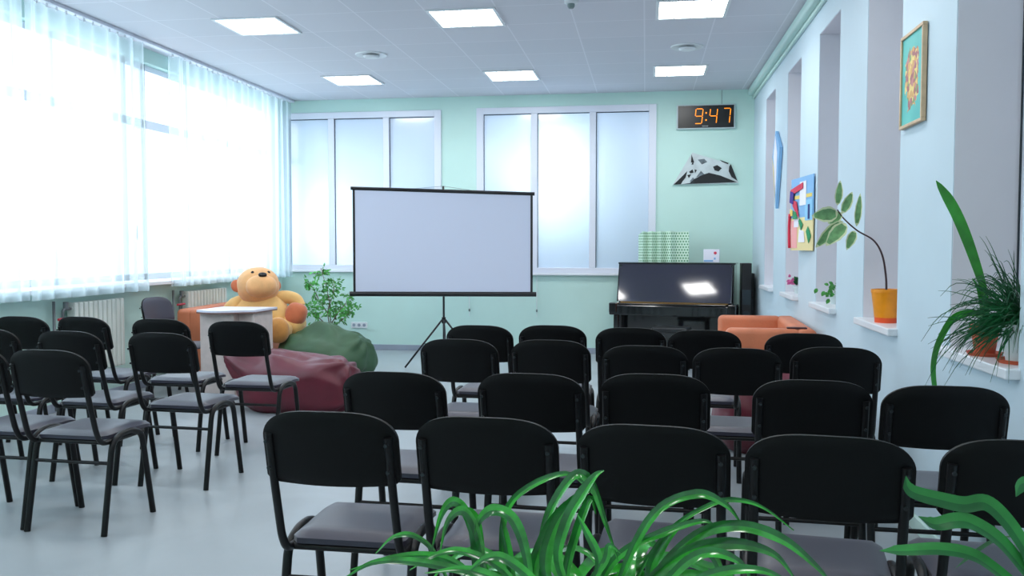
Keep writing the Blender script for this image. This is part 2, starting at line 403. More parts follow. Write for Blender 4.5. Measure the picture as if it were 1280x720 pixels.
# back wall windows
def back_window(name, a, mull):
    x0, x1, z0, z1 = a; bm = bmesh.new(); ya, yb = YB-.02, YB+.07; t = .055
    box(bm, x0-.04, x0+t, ya, yb, z0-.03, z1+.04, .005); box(bm, x1-t, x1+.04, ya, yb, z0-.03, z1+.04, .005)
    box(bm, x0+t, x1-t, ya, yb, z1-t+.01, z1+.04, .005); box(bm, x0+t, x1-t, ya, yb, z0-.03, z0+.04, .005)
    for m_ in mull: box(bm, m_-.042, m_+.042, ya, yb, z0+.04, z1-t+.01, .005)
    w = struct(obj(name, bm, M['pvc']))
    xs = [x0+t]
    for m_ in mull: xs += [m_-.042, m_+.042]
    xs.append(x1-t)
    for p, q in zip(xs[::2], xs[1::2]):
        obj('pane', B(p-.005, q+.005, YB+.02, YB+.028, z0+.03, z1-.04), M['frost'], w)
        g = bmesh.new(); box(g, p, p+.008, YB+.008, YB+.016, z0+.04, z1-.045); box(g, p, q, YB+.008, YB+.016, z1-.055, z1-.045)  # dark strips draw the shadow lines at the pane's left and top
        obj('gasket_shade', g, M['gasket_shade'], w)
    obj('window_sill', B(x0-.06, x1+.06, YB-.05, YB, z0-.06, z0-.03, .006), M['sill'], w)
back_window('window_1', WL, (-4.244, -3.47)); back_window('window_2', WR, (-1.457, -.69))
# left wall window units
bm = bmesh.new(); xa, xb = XL-.16, XL-.08
def vbar(y, w): box(bm, xa, xb, y-w/2, y+w/2, WZ0, WZ1, .005)
def hbar(ya_, yb_, z, h): box(bm, xa, xb, ya_, yb_, z-h/2, z+h/2, .005)
hbar(WY0, WY1, WZ0+.035, .07); hbar(WY0, WY1, WZ1-.03, .06); hbar(WY0, WY1, 2.66, .09)
vw = [WY0+.03, 1.7, 2.75, 3.8, 4.85, 5.9, 6.95, 8.02, 8.36, 9.25, 10.2, WY1-.03]
for y in vw: vbar(y, .09)
for y in (7.9,): vbar(y, .16)
w = struct(obj('window_3', bm, M['pvc']))
for a, b in zip(vw, vw[1:]): obj('pane', B(XL-.125, XL-.119, a+.04, b-.04, WZ0+.06, WZ1-.05), M['glass'], w)
obj('window_sill', B(XL-.1, XL+.16, WY0-.05, WY1+.05, WZ0-.045, WZ0-.005, .006), M['sill'], w)
bm = bmesh.new(); tube(bm, [(XL-.06, 8.12, 1.48), (XL-.03, 8.12, 1.48), (XL-.03, 8.12, 1.62)], .01); obj('handle', bm, M['pipe'], w, True)

# ---------------------------------------------------------------- curtain track and curtains
CX = -4.78
bm = bmesh.new(); box(bm, CX-.04, CX+.03, .5, YB-.03, H-.03, H, .006)
o = obj('curtain_track', bm, M['pvc'])
tag(o, 'long grey curtain track along the ceiling above the window wall', 'curtain rail')
def curtain(name, y0, y1, z0, seed, dense, label):
    bm = bmesh.new(); rnd = random.Random(seed); ny = int((y1-y0)*90); nz = 24
    ph = [rnd.uniform(0, 6.28) for _ in range(5)]
    rows = []
    for i in range(ny+1):
        y = y0+(y1-y0)*i/ny; col = []
        e = 0
        for (yc, wd, am) in dense: e += am*math.exp(-((y-yc)/wd)**2)
        for j in range(nz+1):
            z = z0+(H-.05-z0)*j/nz; t = j/nz
            a = .010+.012*(1-t)*.7+.028*e
            f = math.sin(y*34+ph[0]+1.2*math.sin(y*2.3+ph[1]))*a + .012*math.sin(y*13+ph[2]+t*.6) + e*.02*math.sin(y*70+ph[3])
            col.append(bm.verts.new((CX+f, y+.008*math.sin(y*34+ph[4]), z+.002*math.sin(y*34+ph[0])*(1-t))))
        rows.append(col)
    for a, b in zip(rows, rows[1:]):
        for j in range(nz): bm.faces.new((a[j], b[j], b[j+1], a[j+1]))
    r = thing(name, label, 'curtain', (0, 0, 0), group='sheer white curtains on the window wall')
    obj('fabric', bm, M['curtain'], r, True)
    bm = bmesh.new(); prev = None        # doubled hem
    for i in range(0, ny+1):
        v0 = rows and (y0+(y1-y0)*i/ny)
        y = v0; e = sum(am*math.exp(-((y-yc)/wd)**2) for (yc, wd, am) in dense)
        pr_ = []
        for z in (z0, z0+.055):
            t = (z-z0)/(H-z0); a = .010+.012*(1-t)*.7+.028*e
            f = math.sin(y*34+ph[0]+1.2*math.sin(y*2.3+ph[1]))*a + .012*math.sin(y*13+ph[2]+t*.6) + e*.02*math.sin(y*70+ph[3])
            pr_.append(bm.verts.new((CX+f+.004, y+.008*math.sin(y*34+ph[4]), z+.002*math.sin(y*34+ph[0])*(1-t))))
        if prev: bm.faces.new((prev[0], pr_[0], pr_[1], prev[1]))
        prev = pr_
    obj('hem', bm, M['curtain'], r, True)
    bm = bmesh.new(); k = y0+.03
    while k < y1:
        box(bm, CX-.006, CX+.006, k-.006, k+.006, H-.06, H-.03); k += .12
    obj('hook', bm, M['white'], r)['kind'] = 'stuff'
curtain('curtain', .7, 6.25, .99, 1, [(6.15, .12, .5)], 'sheer white curtain cut off by the left edge of the picture')
curtain('curtain', 6.27, 7.86, .985, 2, [(7.72, .16, 1.2), (6.35, .1, .4)], 'sheer white curtain bunched at its right edge beside the uncovered window strip')
curtain('curtain', 8.42, 11.45, 1.0, 3, [(8.55, .17, 1.2), (11.2, .2, .7)], 'sheer white curtain reaching into the far corner behind the teddy bear')

# ---------------------------------------------------------------- ceiling things
k = 0
lab = {(0, 0): 'bright square ceiling light nearest the window wall, in the near row', (1, 0): 'bright square ceiling light in the middle of the near row', (2, 0): 'bright square ceiling light at the top of the picture, right of the small detector',
       (0, 1): 'bright square ceiling light of the far row nearest the curtains', (1, 1): 'bright square ceiling light of the far row above the projection screen', (2, 1): 'bright square ceiling light of the far row above the digital clock'}
for r in (0, 1):
    for c in (0, 1, 2):
        x = -1.55+(c-1)*1.92; y = 7.60+r*2.62
        t = thing('ceiling_light', lab[(c, r)], 'ceiling light', (x, y, H), 0, 'square ceiling lights')
        bm = bmesh.new(); a, b = .30, .272
        box(bm, -a, a, -a, -b, -.012, 0, .002); box(bm, -a, a, b, a, -.012, 0, .002); box(bm, -a, -b, -b, b, -.012, 0, .002); box(bm, b, a, -b, b, -.012, 0, .002)
        obj('frame', bm, M['white'], t)
        obj('diffuser', B(-b, b, -b, b, -.008, -.003), M['lamp'], t)
        bm = bmesh.new()
        for q in (-.14, 0, .14): box(bm, q-.004, q+.004, -b, b, -.012, -.0085)
        obj('louvre', bm, M['white'], t)
for x, y, l in ((-2.825, 8.9, 'round white ceiling vent between the left ceiling lights'), (.395, 9.02, 'round white ceiling vent between the right ceiling lights')):
    t = thing('ceiling_vent', l, 'vent', (x, y, H), 0, 'round white ceiling vents')
    bm = bmesh.new(); lathe(bm, [(.001, -.004), (.12, -.004), (.16, -.012), (.165, 0)]); obj('rim', bm, M['white'], t, 40)
    bm = bmesh.new(); lathe(bm, [(.001, -.04), (.07, -.036), (.085, -.02), (.03, -.005)]); obj('cone', bm, M['white'], t, 40)
t = thing('smoke_detector', 'small white smoke detector at the top edge of the ceiling view', 'smoke detector', (-.609, 7.2, H))
bm = bmesh.new(); lathe(bm, [(.055, 0), (.055, -.02), (.045, -.03), (.001, -.03)]); obj('base', bm, M['white'], t, 40)
bm = bmesh.new(); lathe(bm, [(.03, -.03), (.03, -.05), (.02, -.065), (.001, -.067)], n=16); obj('sensor', bm, M['wire'], t, 40)

# ---------------------------------------------------------------- chairs
def leg_bm(sx, sy):
    bm = bmesh.new()
    tube(bm, fillet([(sx*.213, sy*.205, 0), (sx*.210, sy*.122, .445), (sx*.208, sy*.05, .474), (sx*.208, 0, .476)], .05, 6), .0155, 10)
    return bm
def make_chair(label, group):
    t = thing('stackable_chair', label, 'chair', group=group)
    bm = bmesh.new()   # padded seat, wider in front
    nx, ny = 14, 14; top = []; bot = []
    for j in range(ny+1):
        v = j/ny; y = -.155+.40*v; rt = []; rb = []
        for i in range(nx+1):
            u = i/nx*2-1; hw = .188+.014*v
            # rounded corners in plan
            ed = max(0, abs(v*2-1)-.82)/.18
            hw2 = hw-.022*ed*ed
            x = u*hw2
            edge = max(abs(u), abs(v*2-1)); dz = -.020*max(0, (edge-.72)/.28)**2.2
            wf = -.014*max(0, (v-.75)/.25)**2
            rt.append(bm.verts.new((x, y, .500+dz+wf))); rb.append(bm.verts.new((x, y, .462+wf*.5)))
        top.append(rt); bot.append(rb)
    for g, s in ((top, 1), (bot, -1)):
        for a, b in zip(g, g[1:]):
            for i in range(nx): bm.faces.new((a[i], a[i+1], b[i+1], b[i]))
    loop_t = top[0]+[r[-1] for r in top[1:]]+top[-1][-2::-1]+[r[0] for r in top[-2:0:-1]]
    loop_b = bot[0]+[r[-1] for r in bot[1:]]+bot[-1][-2::-1]+[r[0] for r in bot[-2:0:-1]]
    L = len(loop_t)
    for i in range(L): bm.faces.new((loop_t[i], loop_t[(i+1) % L], loop_b[(i+1) % L], loop_b[i]))
    obj('seat', bm, M['seatfab'], t, 50)
    # backrest: curved padded board with arched top
    bm = bmesh.new(); nx, nz = 28, 12; W = .214; F = []; Bk = []
    for i in range(nx+1):
        u = -math.cos(PI*i/nx) if i not in (0, nx) else (-1 if i == 0 else 1)
        x = u*W
        au = abs(u)
        ztop = .838 + .089*max(0, 1-au**3.5)**.54
        zbot = .695 + .006*(1-au**2)*-1 + .018*max(0, (au-.88)/.12)**2
        fr = []; bk = []
        for j in range(nz+1):
            v = j/nz; z = zbot+(ztop-zbot)*v
            yc = -.262-.045*(z-.70)/.2 - .028*(1-au*au)+.012
            ed = max(au**6, (abs(2*v-1))**8)
            th = .016*(1-.55*ed)
            fr.append(bm.verts.new((x, yc+th, z))); bk.append(bm.verts.new((x, yc-th, z)))
        F.append(fr); Bk.append(bk)
    for g in (F, Bk):
        for a, b in zip(g, g[1:]):
            for j in range(nz): bm.faces.new((a[j], b[j], b[j+1], a[j+1])).material_index = int(g is F)
    lf = [r[0] for r in F]+F[-1][1:]+[r[-1] for r in F[-2::-1]]+F[0][-2:0:-1]
    lb = [r[0] for r in Bk]+Bk[-1][1:]+[r[-1] for r in Bk[-2::-1]]+Bk[0][-2:0:-1]
    L = len(lf)
    for i in range(L): bm.faces.new((lf[i], lf[(i+1) % L], lb[(i+1) % L], lb[i]))
    br = obj('backrest', bm, [M['backpl'], M['seatfab']], t, 60)
    for s in (-1, 1):
        for z in (.745, .80, .83):
            if z == .80: continue
            bm = bmesh.new(); yc = -.262-.045*(z-.70)/.2-.012
            tube(bm, [(s*.188, yc-.02, z), (s*.188, yc-.026, z)], .006, 8); obj('screw', bm, M['screw'], br)
    for s in (-1, 1):
        obj('leg', leg_bm(s, -1), M['frame_black'], t, 50); obj('leg', leg_bm(s, 1), M['frame_black'], t, 50)
        bm = bmesh.new()
        tube(bm, fillet([(s*.188, -.303, .852), (s*.189, -.268, .70), (s*.191, -.212, .50), (s*.190, -.175, .448), (s*.190, .16, .448)], .04, 6), .0135, 10)
        obj('back_upright', bm, M['frame_black'], t, 50)
    bm = bmesh.new(); tube(bm, [(-.213, -.143, .345), (.213, -.143, .345)], .009, 8); obj('stretcher', bm, M['frame_black'], t, 50)
    for y in (-.14, .15):
        bm = bmesh.new(); tube(bm, [(-.195, y, .448), (.195, y, .448)], .012, 8); obj('seat_bar', bm, M['frame_black'], t, 50)
    return t
G1 = 'black chairs in rows in front of the screen'; G2 = 'black chairs near the curtained windows'
R_ = math.radians
chairs = [
 (-.936, 2.812, -1, 'front-row black chair at the left end, its whole seat visible', G1),
 (-.443, 2.797, -3, 'front-row black chair second from the left, behind the spider plant leaves', G1),
 (.052, 2.753, -6, 'front-row black chair in the middle, low leaves crossing its bottom edge', G1),
 (.517, 2.685, -7, 'front-row black chair second from the right, between two leafy plants', G1),
 (1.016, 2.702, -6, 'front-row black chair cut off by the right edge of the picture', G1),
 (-.968, 3.641, -3, 'second-row black chair at the left end, overlapping the maroon beanbag view', G1),
 (-.421, 3.679, -4, 'second-row black chair second from the left', G1),
 (.048, 3.739, -2, 'second-row black chair in the middle of the row', G1),
 (.631, 3.670, -3, 'second-row black chair second from the right', G1),
 (1.070, 3.600, -2, 'second-row black chair at the right end beside the pale wall', G1),
 (-.969, 4.864, -2, 'third-row black chair at the left end, its seat showing below the backrest', G1),
 (-.479, 4.898, -3, 'third-row black chair second from the left', G1),
 (.009, 4.705, -2, 'third-row black chair in the middle of the row', G1),
 (.460, 4.668, -3, 'third-row black chair second from the right', G1),
 (.942, 4.775, -3, 'third-row black chair at the right end near the wall', G1),
 (-1.008, 5.678, -3, 'farthest-row black chair at the left end below the projection screen', G1),
 (-.562, 5.746, -2, 'farthest-row black chair right of the tripod, second from the left', G1),
 (-.071, 5.655, -3, 'farthest-row black chair in front of the piano left end', G1),
 (.361, 5.566, -3, 'farthest-row black chair left of the orange sofa', G1),
 (.911, 5.456, -4, 'farthest-row black chair in front of the orange sofa, right end', G1),
 (-2.813, 4.104, -2, 'black chair with grey seat nearest on the left side, all four legs visible', G2),
 (-3.275, 4.140, -2, 'black chair mostly cut off by the left edge, nearest the camera', G2),
 (-3.304, 4.960, -3, 'black chair directly behind the nearest whole left chair', G2),
 (-3.887, 5.024, -3, 'black chair in the middle left row cut off by the left edge', G2),
 (-2.719, 4.945, -3, 'black chair on the open floor in front of the pale lectern', G2),
 (-4.322, 5.875, -3, 'black chair in the back left row cut off by the left edge', G2),
 (-3.854, 5.910, -7, 'black chair in front of the nearer radiator', G2),
 (-3.249, 5.830, -2, 'black chair in the back left row, just left of the lectern', G2),
 (-2.641, 5.728, -2, 'black chair directly in front of the lectern and maroon beanbag', G2),
 (-4.36, 7.80, -97, 'lone black chair turned sideways between the radiators by the window wall', G2),
]
c0 = None
for x, y, a, l, g in chairs:
    if c0 is None:
        c0 = make_chair(l, g); c0.location = (x, y, 0); c0.rotation_euler = (0, 0, R_(a))
    else: dup(c0, (x, y, 0), R_(a), l, g)

# ---------------------------------------------------------------- projection screen
S = thing('projection_screen', 'white projection screen with black border on a tripod stand', 'projection screen', (-2.275, 9.80, 0), math.atan2(.45, 1.99))
W = 1.02; rl = -.026
def sp(x, z): return (x, 0, z+rl*.55*x)
bm = bmesh.new(); poly(bm, [sp(-W, .885), sp(W, .885), (W, 0, 2.03-.027*W), (-W, 0, 2.03+.027*W)], (0, .004, 0)); obj('screen_fabric', bm, M['screenw'], S)
bm = bmesh.new()
for s in (-1, 1):
    x0, x1 = sorted((s*W, s*(W-.026))); poly(bm, [(x0, -.002, .885), (x1, -.002, .885), (x1, -.002, 2.03-.027*x1), (x0, -.002, 2.03-.027*x0)], (0, .001, 0))
obj('border', bm, M['blackm'], S)
bm = bmesh.new(); tube(bm, [(-W-.02, 0, 2.04+.028), (W+.02, 0, 2.04-.028)], .02, 8); obj('top_bar', bm, M['blackm'], S, 40)
bm = bmesh.new(); tube(bm, [(-W-.04, 0, .875), (W+.04, 0, .862)], .028, 12); obj('roller_case', bm, M['blackm'], S, 40)
bm = bmesh.new(); tube(bm, [(0, .045, .08), (0, .045, 2.10)], .012, 8); obj('pole', bm, M['blackm'], S, True)
bm = bmesh.new(); tube(bm, [(0, .045, .53), (0, .045, .60)], .024, 10); tube(bm, [(0, .045, .27), (0, .045, .30)], .02, 10); obj('hub', bm, M['blackm'], S, 40)
for a in (168, 20, 275):
    a = R_(a); d = Vector((math.cos(a), math.sin(a), 0))
    bm = bmesh.new(); p = Vector((0, .045, .57))+d*.02; q = Vector((0, .045, .012))+d*.46
    tube(bm, [p, q], .011, 8); tube(bm, [Vector((0, .045, .285)), p*.5+q*.5], .006, 6); obj('leg', bm, M['blackm'], S, True)
bm = bmesh.new(); tube(bm, [(-.46, .01, 2.055), (0, .045, 2.098), (.46, .01, 2.03)], .0025, 5); obj('hanging_wire', bm, M['wire'], S)

# ---------------------------------------------------------------- clock, pictures on the back wall
K = thing('digital_clock', 'black digital wall clock showing 9:47 in amber digits', 'clock', (.745, YB, 3.06))
obj('case', B(-.365, .365, -.05, 0, -.155, .155, .006), M['clockcase'], K)
obj('display', B(-.348, .348, -.056, -.05, -.14, .14), M['clockface'], K)
def seg7(ch, cx, cz, w=.088, h=.185, t=.0095):
    bm = bmesh.new(); m_ = {'a': (0, 1, 0), 'g': (0, 0, 0), 'd': (0, -1, 0), 'f': (-1, .5, 1), 'b': (1, .5, 1), 'e': (-1, -.5, 1), 'c': (1, -.5, 1)}
    for s in {'9': 'abcdfg', '4': 'fgbc', '7': 'abc'}[ch]:
        x, z, vert = m_[s]
        px, pz = cx+x*w/2+z*h*.045, cz+z*h/2
        if vert:
            k = h/2-.012; poly(bm, [(px-t/2-k*.045, -.059, pz-k/2), (px+t/2-k*.045, -.059, pz-k/2), (px+t/2+k*.045, -.059, pz+k/2), (px-t/2+k*.045, -.059, pz+k/2)], (0, .002, 0))
        else: box(bm, px-w/2+.008, px+w/2-.008, -.059, -.057, pz-t/2, pz+t/2)
    return bm
for ch, cx in (('9', -.087), ('4', .093), ('7', .255)): obj('digit', seg7(ch, cx, .005), M['digit'], K)
bm = bmesh.new()
for z in (.045, -.045): box(bm, -.005, .011, -.059, -.057, z-.009, z+.009)
obj('colon', bm, M['digit'], K)
bm = bmesh.new()
for i in range(6): box(bm, -.045+i*.013, -.036+i*.013, -.058, -.057, -.127, -.114)
obj('maker_mark', bm, M['tick'], K)
bm = bmesh.new(); tube(bm, [(.2, -.01, .155), (.2, -.01, .335)], .003, 6); obj('cable', bm, M['wire'], K)

A = thing('angular_picture', 'four-sided black and white abstract picture under the clock', 'picture', (0, YB, 0))
bm = bmesh.new(); poly(bm, [(.341, -.03, 2.204), (1.163, -.03, 2.216), (1.041, -.03, 2.461), (.58, -.03, 2.61)], (0, .03, 0)); obj('canvas', bm, M['pale_canvas'], A)
def pxz(x, y):   # picture plane coordinates
    return (.341+(x-841)*.01003, -.034, 2.61-(y-191)*.0102)
bm = bmesh.new()
for q in ([(842, 230.6), (849, 224), (859, 214), (857, 222), (853, 227), (851, 230.4)], [(853, 230.3), (862, 229), (868, 224), (878, 219), (886, 216.5), (900, 220), (921, 228.6)],
          [(913, 205.8), (921.5, 227), (914, 222), (910.5, 215), (911, 209)], [(864, 193), (867.5, 203.5), (863.5, 203.5)], [(864, 206), (866.5, 201), (866.5, 206)],
          [(899, 200.5), (910.5, 204.8), (909, 206), (902, 203)], [(891, 209), (896, 207), (902, 211), (898, 215), (893, 213.5)], [(861, 215), (865.5, 212), (867, 216), (863, 217)], [(868, 212), (871, 213), (868.5, 217)], [(859, 219), (864, 218), (861, 223)]):
    poly(bm, [pxz(*p) for p in q], (0, .003, 0))
obj('dark_shape', bm, M['ink'], A)
bm = bmesh.new()
for q in ([(870, 222), (876, 214), (881, 219)], [(872, 200), (880, 199), (884, 203), (877, 206)], [(862, 227), (866, 222), (869, 225), (866, 228)]): poly(bm, [(p[0], -.0325, p[2]) for p in [pxz(*p) for p in q]], (0, .0015, 0))
obj('grey_shape', bm, M['inkgrey'], A)

s = thing('power_socket', 'white triple power socket low on the back wall right of the potted tree', 'socket', (-3.87, YB, .335))
obj('plate', B(-.115, .115, -.012, 0, -.042, .042, .004), M['white'], s)
for x in (-.073, 0, .073):
    bm = bmesh.new(); tube(bm, [(x, -.012, 0), (x, -.015, 0)], .022, 16); obj('outlet', bm, M['trimgrey'], s)
for x, l in ((-1.42, 'thin white cord hanging on the back wall below the right end of the screen'), (-2.33, 'thin white cord hanging on the wall behind the tripod pole')):
    c = thing('blind_cord', l, 'cord', (x, YB-.02, 0), 0, 'white cords hanging on the back wall')
    bm = bmesh.new(); tube(bm, [(0, 0, 1.06), (0, 0, .48)], .004, 6); obj('cord', bm, M['white'], c)
    bm = bmesh.new(); blob(bm, (0, -.002, .56), (.012, .012, .02), seg=10, rings=8); obj('knob', bm, M['wire'], c, True)

# ---------------------------------------------------------------- piano and what is on it
P = thing('upright_piano', 'glossy black upright piano in the far right corner', 'piano', (.35, 10.88, 0), R_(-11.7))
PW = .70
obj('case', B(-PW+.03, PW-.03, .10, .38, .02, 1.18, .006), M['piano'], P)
for s in (-1, 1): obj('side_panel', B(min(s*PW, s*(PW-.04)), max(s*PW, s*(PW-.04)), 0.04, .40, 0, 1.19, .006), M['piano'], P)
obj('lid', B(-PW-.01, PW+.01, .05, .41, 1.192, 1.215, .006), M['piano'], P)
bm = bmesh.new(); poly(bm, [(-PW+.005, -.053, .735), (PW-.015, -.053, .735), (PW-.015, .05, 1.205), (-PW+.005, .05, 1.205)], (0, .022, .004)); obj('front_panel', bm, M['pianopanel'], P)
bm = bmesh.new()
tube(bm, [(-PW+.005, -.061, .735), (-PW+.005, .042, 1.205), (PW-.015, .042, 1.205), (PW-.015, -.061, .735)], .007, 6); obj('panel_edge', bm, M['piano'], P)
obj('key_bed', B(-PW-.06, PW+.06, -.22, .10, .575, .70, .012), M['piano'], P)
obj('fallboard', B(-PW+.06, PW-.06, -.215, -.02, .702, .722, .006), M['piano'], P)
for s in (-1, 1): obj('cheek', B(min(s*(PW+.06), s*(PW-.04)), max(s*(PW+.06), s*(PW-.04)), -.235, .06, .60, .725, .012), M['piano'], P)
obj('trim_strip', B(-PW+.05, PW-.05, -.085, -.075, .724, .734), M['brass'], P)
for s in (-1, 1):
    bm = bmesh.new(); box(bm, s*(PW-.02)-.03, s*(PW-.02)+.03, -.19, -.13, 0, .575, .008); obj('leg', bm, M['piano'], P)
obj('lower_panel', B(-PW+.06, PW-.06, .075, .10, .08, .57, .005), M['piano'], P)
for x in (-.06, 0, .06):
    bm = bmesh.new(); tube(bm, [(x, .09, .06), (x, -.02, .045)], .012, 8); obj('pedal', bm, M['brass'], P, 40)
# dotted paper screen: folded zigzag standing on the piano
Z0 = 1.216
G = thing('dotted_gift_bag', 'tall folded green and white dotted paper bag on the piano', 'gift bag', (.21, 11.12, Z0), R_(-4))
def foldpanel(xs, dep, h, name):
    bm = bmesh.new(); uv = bm.loops.layers.uv.new('UVMap'); run = 0; prev = None
    fr = []
    for i, (x, y) in enumerate(xs):
        if i: run += math.hypot(x-xs[i-1][0], y-xs[i-1][1])
        fr.append((x, y, run))
    for i in range(len(fr)-1):
        (xa_, ya_, ra), (xb_, yb_, rb) = fr[i], fr[i+1]
        v = [bm.verts.new(p) for p in ((xa_, ya_, 0), (xb_, yb_, 0), (xb_, yb_, h[min(i+1, len(h)-1)]), (xa_, ya_, h[min(i, len(h)-1)]))]
        f = bm.faces.new(v)
        for l, q in zip(f.loops, ((ra, 0), (rb, 0), (rb, h[min(i+1, len(h)-1)]), (ra, h[min(i, len(h)-1)]))): l[uv].uv = q
    bmesh.ops.remove_doubles(bm, verts=bm.verts[:], dist=1e-5)
    o = obj(name, bm, M['dots'], G); md = o.modifiers.new('s', 'SOLIDIFY'); md.thickness = .004
    return o
foldpanel([(-.30, .02), (-.24, -.06), (-.19, 0), (-.13, -.07), (-.08, -.01), (-.02, -.08), (.03, -.02), (.10, -.08)], 0, [.34, .385, .375, .385, .375, .385, .38, .385], 'folded_side')
foldpanel([(.10, -.08), (.17, -.03), (.32, -.05), (.32, .10), (.0, .12), (-.30, .10), (-.30, .02)], 0, [.385, .375, .38, .38, .37, .35, .34], 'front_side')
W_ = thing('desk_calendar', 'small white card box with a red spot on the piano, right of the dotted bag', 'card', (.80, 11.02, Z0), R_(-9))
obj('card', B(-.095, .095, -.03, .03, 0, .16, .003), M['pw'], W_)
bm = bmesh.new(); tube(bm, [(.045, -.030, .115), (.045, -.033, .115)], .018, 14); obj('red_spot', bm, M['pr'], W_)
bm = bmesh.new(); box(bm, -.09, .02, -.033, -.03, .01, .03); box(bm, .03, .05, -.033, -.03, .035, .06); obj('blue_mark', bm, M['pb'], W_)
# loudspeakers right of the piano
for (x, y, wd, dp, h, l) in ((1.205, 11.0, .058, .12, 1.21, 'tall black loudspeaker cabinet beside the right end of the piano'), (1.296, 11.30, .032, .15, 1.08, 'narrow black loudspeaker in the corner behind the tall black cabinet')):
    t = thing('loudspeaker', l, 'loudspeaker', (x, y, 0), 0, 'black loudspeakers in the far corner')
    obj('cabinet', B(-wd, wd, -dp, dp, 0, h, .006), M['blackm'], t)
    obj('grille', B(-wd+.01, wd-.01, -dp-.006, -dp, h-.5, h-.32), M['gasket_shade'], t)
    bm = bmesh.new()
    for z in (h-.62, h-.78): tube(bm, [(0, -dp, z), (0, -dp-.006, z)], min(wd-.012, .065), 18)
    obj('cone', bm, M['gasket_shade'], t, 40)
# piano bench
t = thing('piano_stool', 'low black stool in front of the piano', 'stool', (.30, 10.12, 0), R_(-13))
obj('seat', B(-.20, .20, -.15, .15, .44, .50, .015, 3), M['blackm'], t)
for sx in (-1, 1):
    for sy in (-1, 1): obj('leg', B(sx*.17-.017, sx*.17+.017, sy*.12-.017, sy*.12+.017, 0, .44), M['blackm'], t)

# ---------------------------------------------------------------- orange sofas
def make_sofa(label):
    t = thing('orange_sofa', label, 'sofa', group='low orange leatherette sofas')
    # length along x, back at +y; all rims the same height
    L, D, Hh, a = .71, .34, .78, .15
    obj('backrest', B(-L, L, D-.16, D, .10, Hh, .045, 4), M['orange'], t, 40)
    for s in (-1, 1):
        x0, x1 = sorted((s*L, s*(L-a)))
        obj('armrest', B(x0, x1, -D, D-.12, .42, Hh, .045, 4), M['orange'], t, 40)
        obj('arm_base', B(x0+.02, x1-.02, -D+.06, D-.12, .10, .44, .02, 2), M['orange'], t, 40)
    obj('seat_cushion', B(-L+a, L-a, -D, D-.15, .24, .44, .04, 4), M['orange'], t, 40)
    obj('base', B(-L+.04, L-.04, -D+.05, D-.03, .05, .25, .01), M['orangedark'], t)
    for sx in (-1, 1):
        for sy in (-1, 1): obj('foot', B(sx*(L-.1)-.025, sx*(L-.1)+.025, sy*(D-.1)-.025, sy*(D-.1)+.025, 0, .06), M['blackm'], t)
    return t
s1 = make_sofa('low orange sofa against the right wall behind the chair rows'); s1.location = (.985, 7.66, 0); s1.rotation_euler = (0, 0, R_(-90-2))
s2 = dup(s1, (-4.40, 8.99, 0), R_(90+4), 'low orange sofa by the window wall holding the giant teddy bear')
bm = bmesh.new(); box(bm, .60, .66, .12, .27, .778, .792, .006); obj('strap', bm, M['redstrap'], s1)

# ---------------------------------------------------------------- teddy bear (sits on the left sofa)
T = thing('teddy_bear', 'giant tan teddy bear slumped on the orange sofa, looking up', 'teddy bear', (-4.14, 9.05, .44), R_(12))
RX = lambda d: Matrix.Rotation(R_(d), 3, 'X')
bm = bmesh.new()   # pear-shaped torso
def pear(q, n):
    k = 1.18-.42*(q.z/.30) if q.z > 0 else 1.18
    k = max(.70, k); return Vector((q.x*k, q.y*k, q.z))
blob(bm, (0, .02, .245), (.27, .19, .255), 2.3, fn=pear); obj('body', bm, M['bear'], T, True)
bm = bmesh.new()
pts = [(-.05+.0*z, -.205+.10*((z-.1)/.35)**2, z) for z in [.10+.045*i for i in range(8)]]
tube(bm, [(x, y-.01+(.0 if z < .3 else .03), z) for x, y, z in pts], .004, 6); obj('seam', bm, M['bearfoot'], T, True)
Hd = Matrix.Rotation(R_(26), 3, 'Z') @ Matrix.Rotation(R_(-30), 3, 'X')
hc = Vector((-.02, -.03, .545))
bm = bmesh.new(); blob(bm, hc, (.225, .205, .20), 2.15, rot=Hd); hd = obj('head', bm, M['bearhead'], T, True)
bm = bmesh.new(); blob(bm, hc+Hd@Vector((0, -.13, -.075)), (.165, .125, .120), 2.2, rot=Hd); obj('muzzle', bm, M['bearhead'], hd, True)
bm = bmesh.new(); blob(bm, hc+Hd@Vector((0, -.243, .005)), (.046, .022, .026), 2.4, seg=16, rings=10, rot=Hd); obj('nose', bm, M['bearblack'], hd, True)
for s in (-1, 1):
    bm = bmesh.new(); blob(bm, hc+Hd@Vector((s*.085, -.178, .068)), (.018, .012, .018), seg=12, rings=8); obj('eye', bm, M['bearblack'], hd, True)
    bm = bmesh.new(); blob(bm, hc+Hd@Vector((s*.205, .03 if s < 0 else .11, .02 if s < 0 else .06)), (.075, .035, .075), 2.2, seg=20, rings=14, rot=Hd); obj('ear', bm, M['bearbrown'], hd, True)
# arms: right one (viewer's right) draped, with brown paw
bm = bmesh.new(); tube(bm, catmull([(.10, .03, .40), (.24, .05, .42), (.36, .06, .39), (.42, .05, .31)], 6), [.060+.012*math.sin(i/18*PI) for i in range(19)], 16); obj('arm', bm, M['bear'], T, True)
bm = bmesh.new(); blob(bm, (.385, -.04, .235), (.115, .11, .125), 2.6, rot=Matrix.Rotation(R_(18), 3, 'Y')); obj('paw', bm, M['bearbrown'], T, True)
bm = bmesh.new(); tube(bm, catmull([(-.16, 0, .38), (-.27, -.02, .33), (-.34, -.05, .22), (-.33, -.10, .12)], 6), [.075+.015*math.sin(i/18*PI) for i in range(19)], 16); obj('arm', bm, M['bear'], T, True)
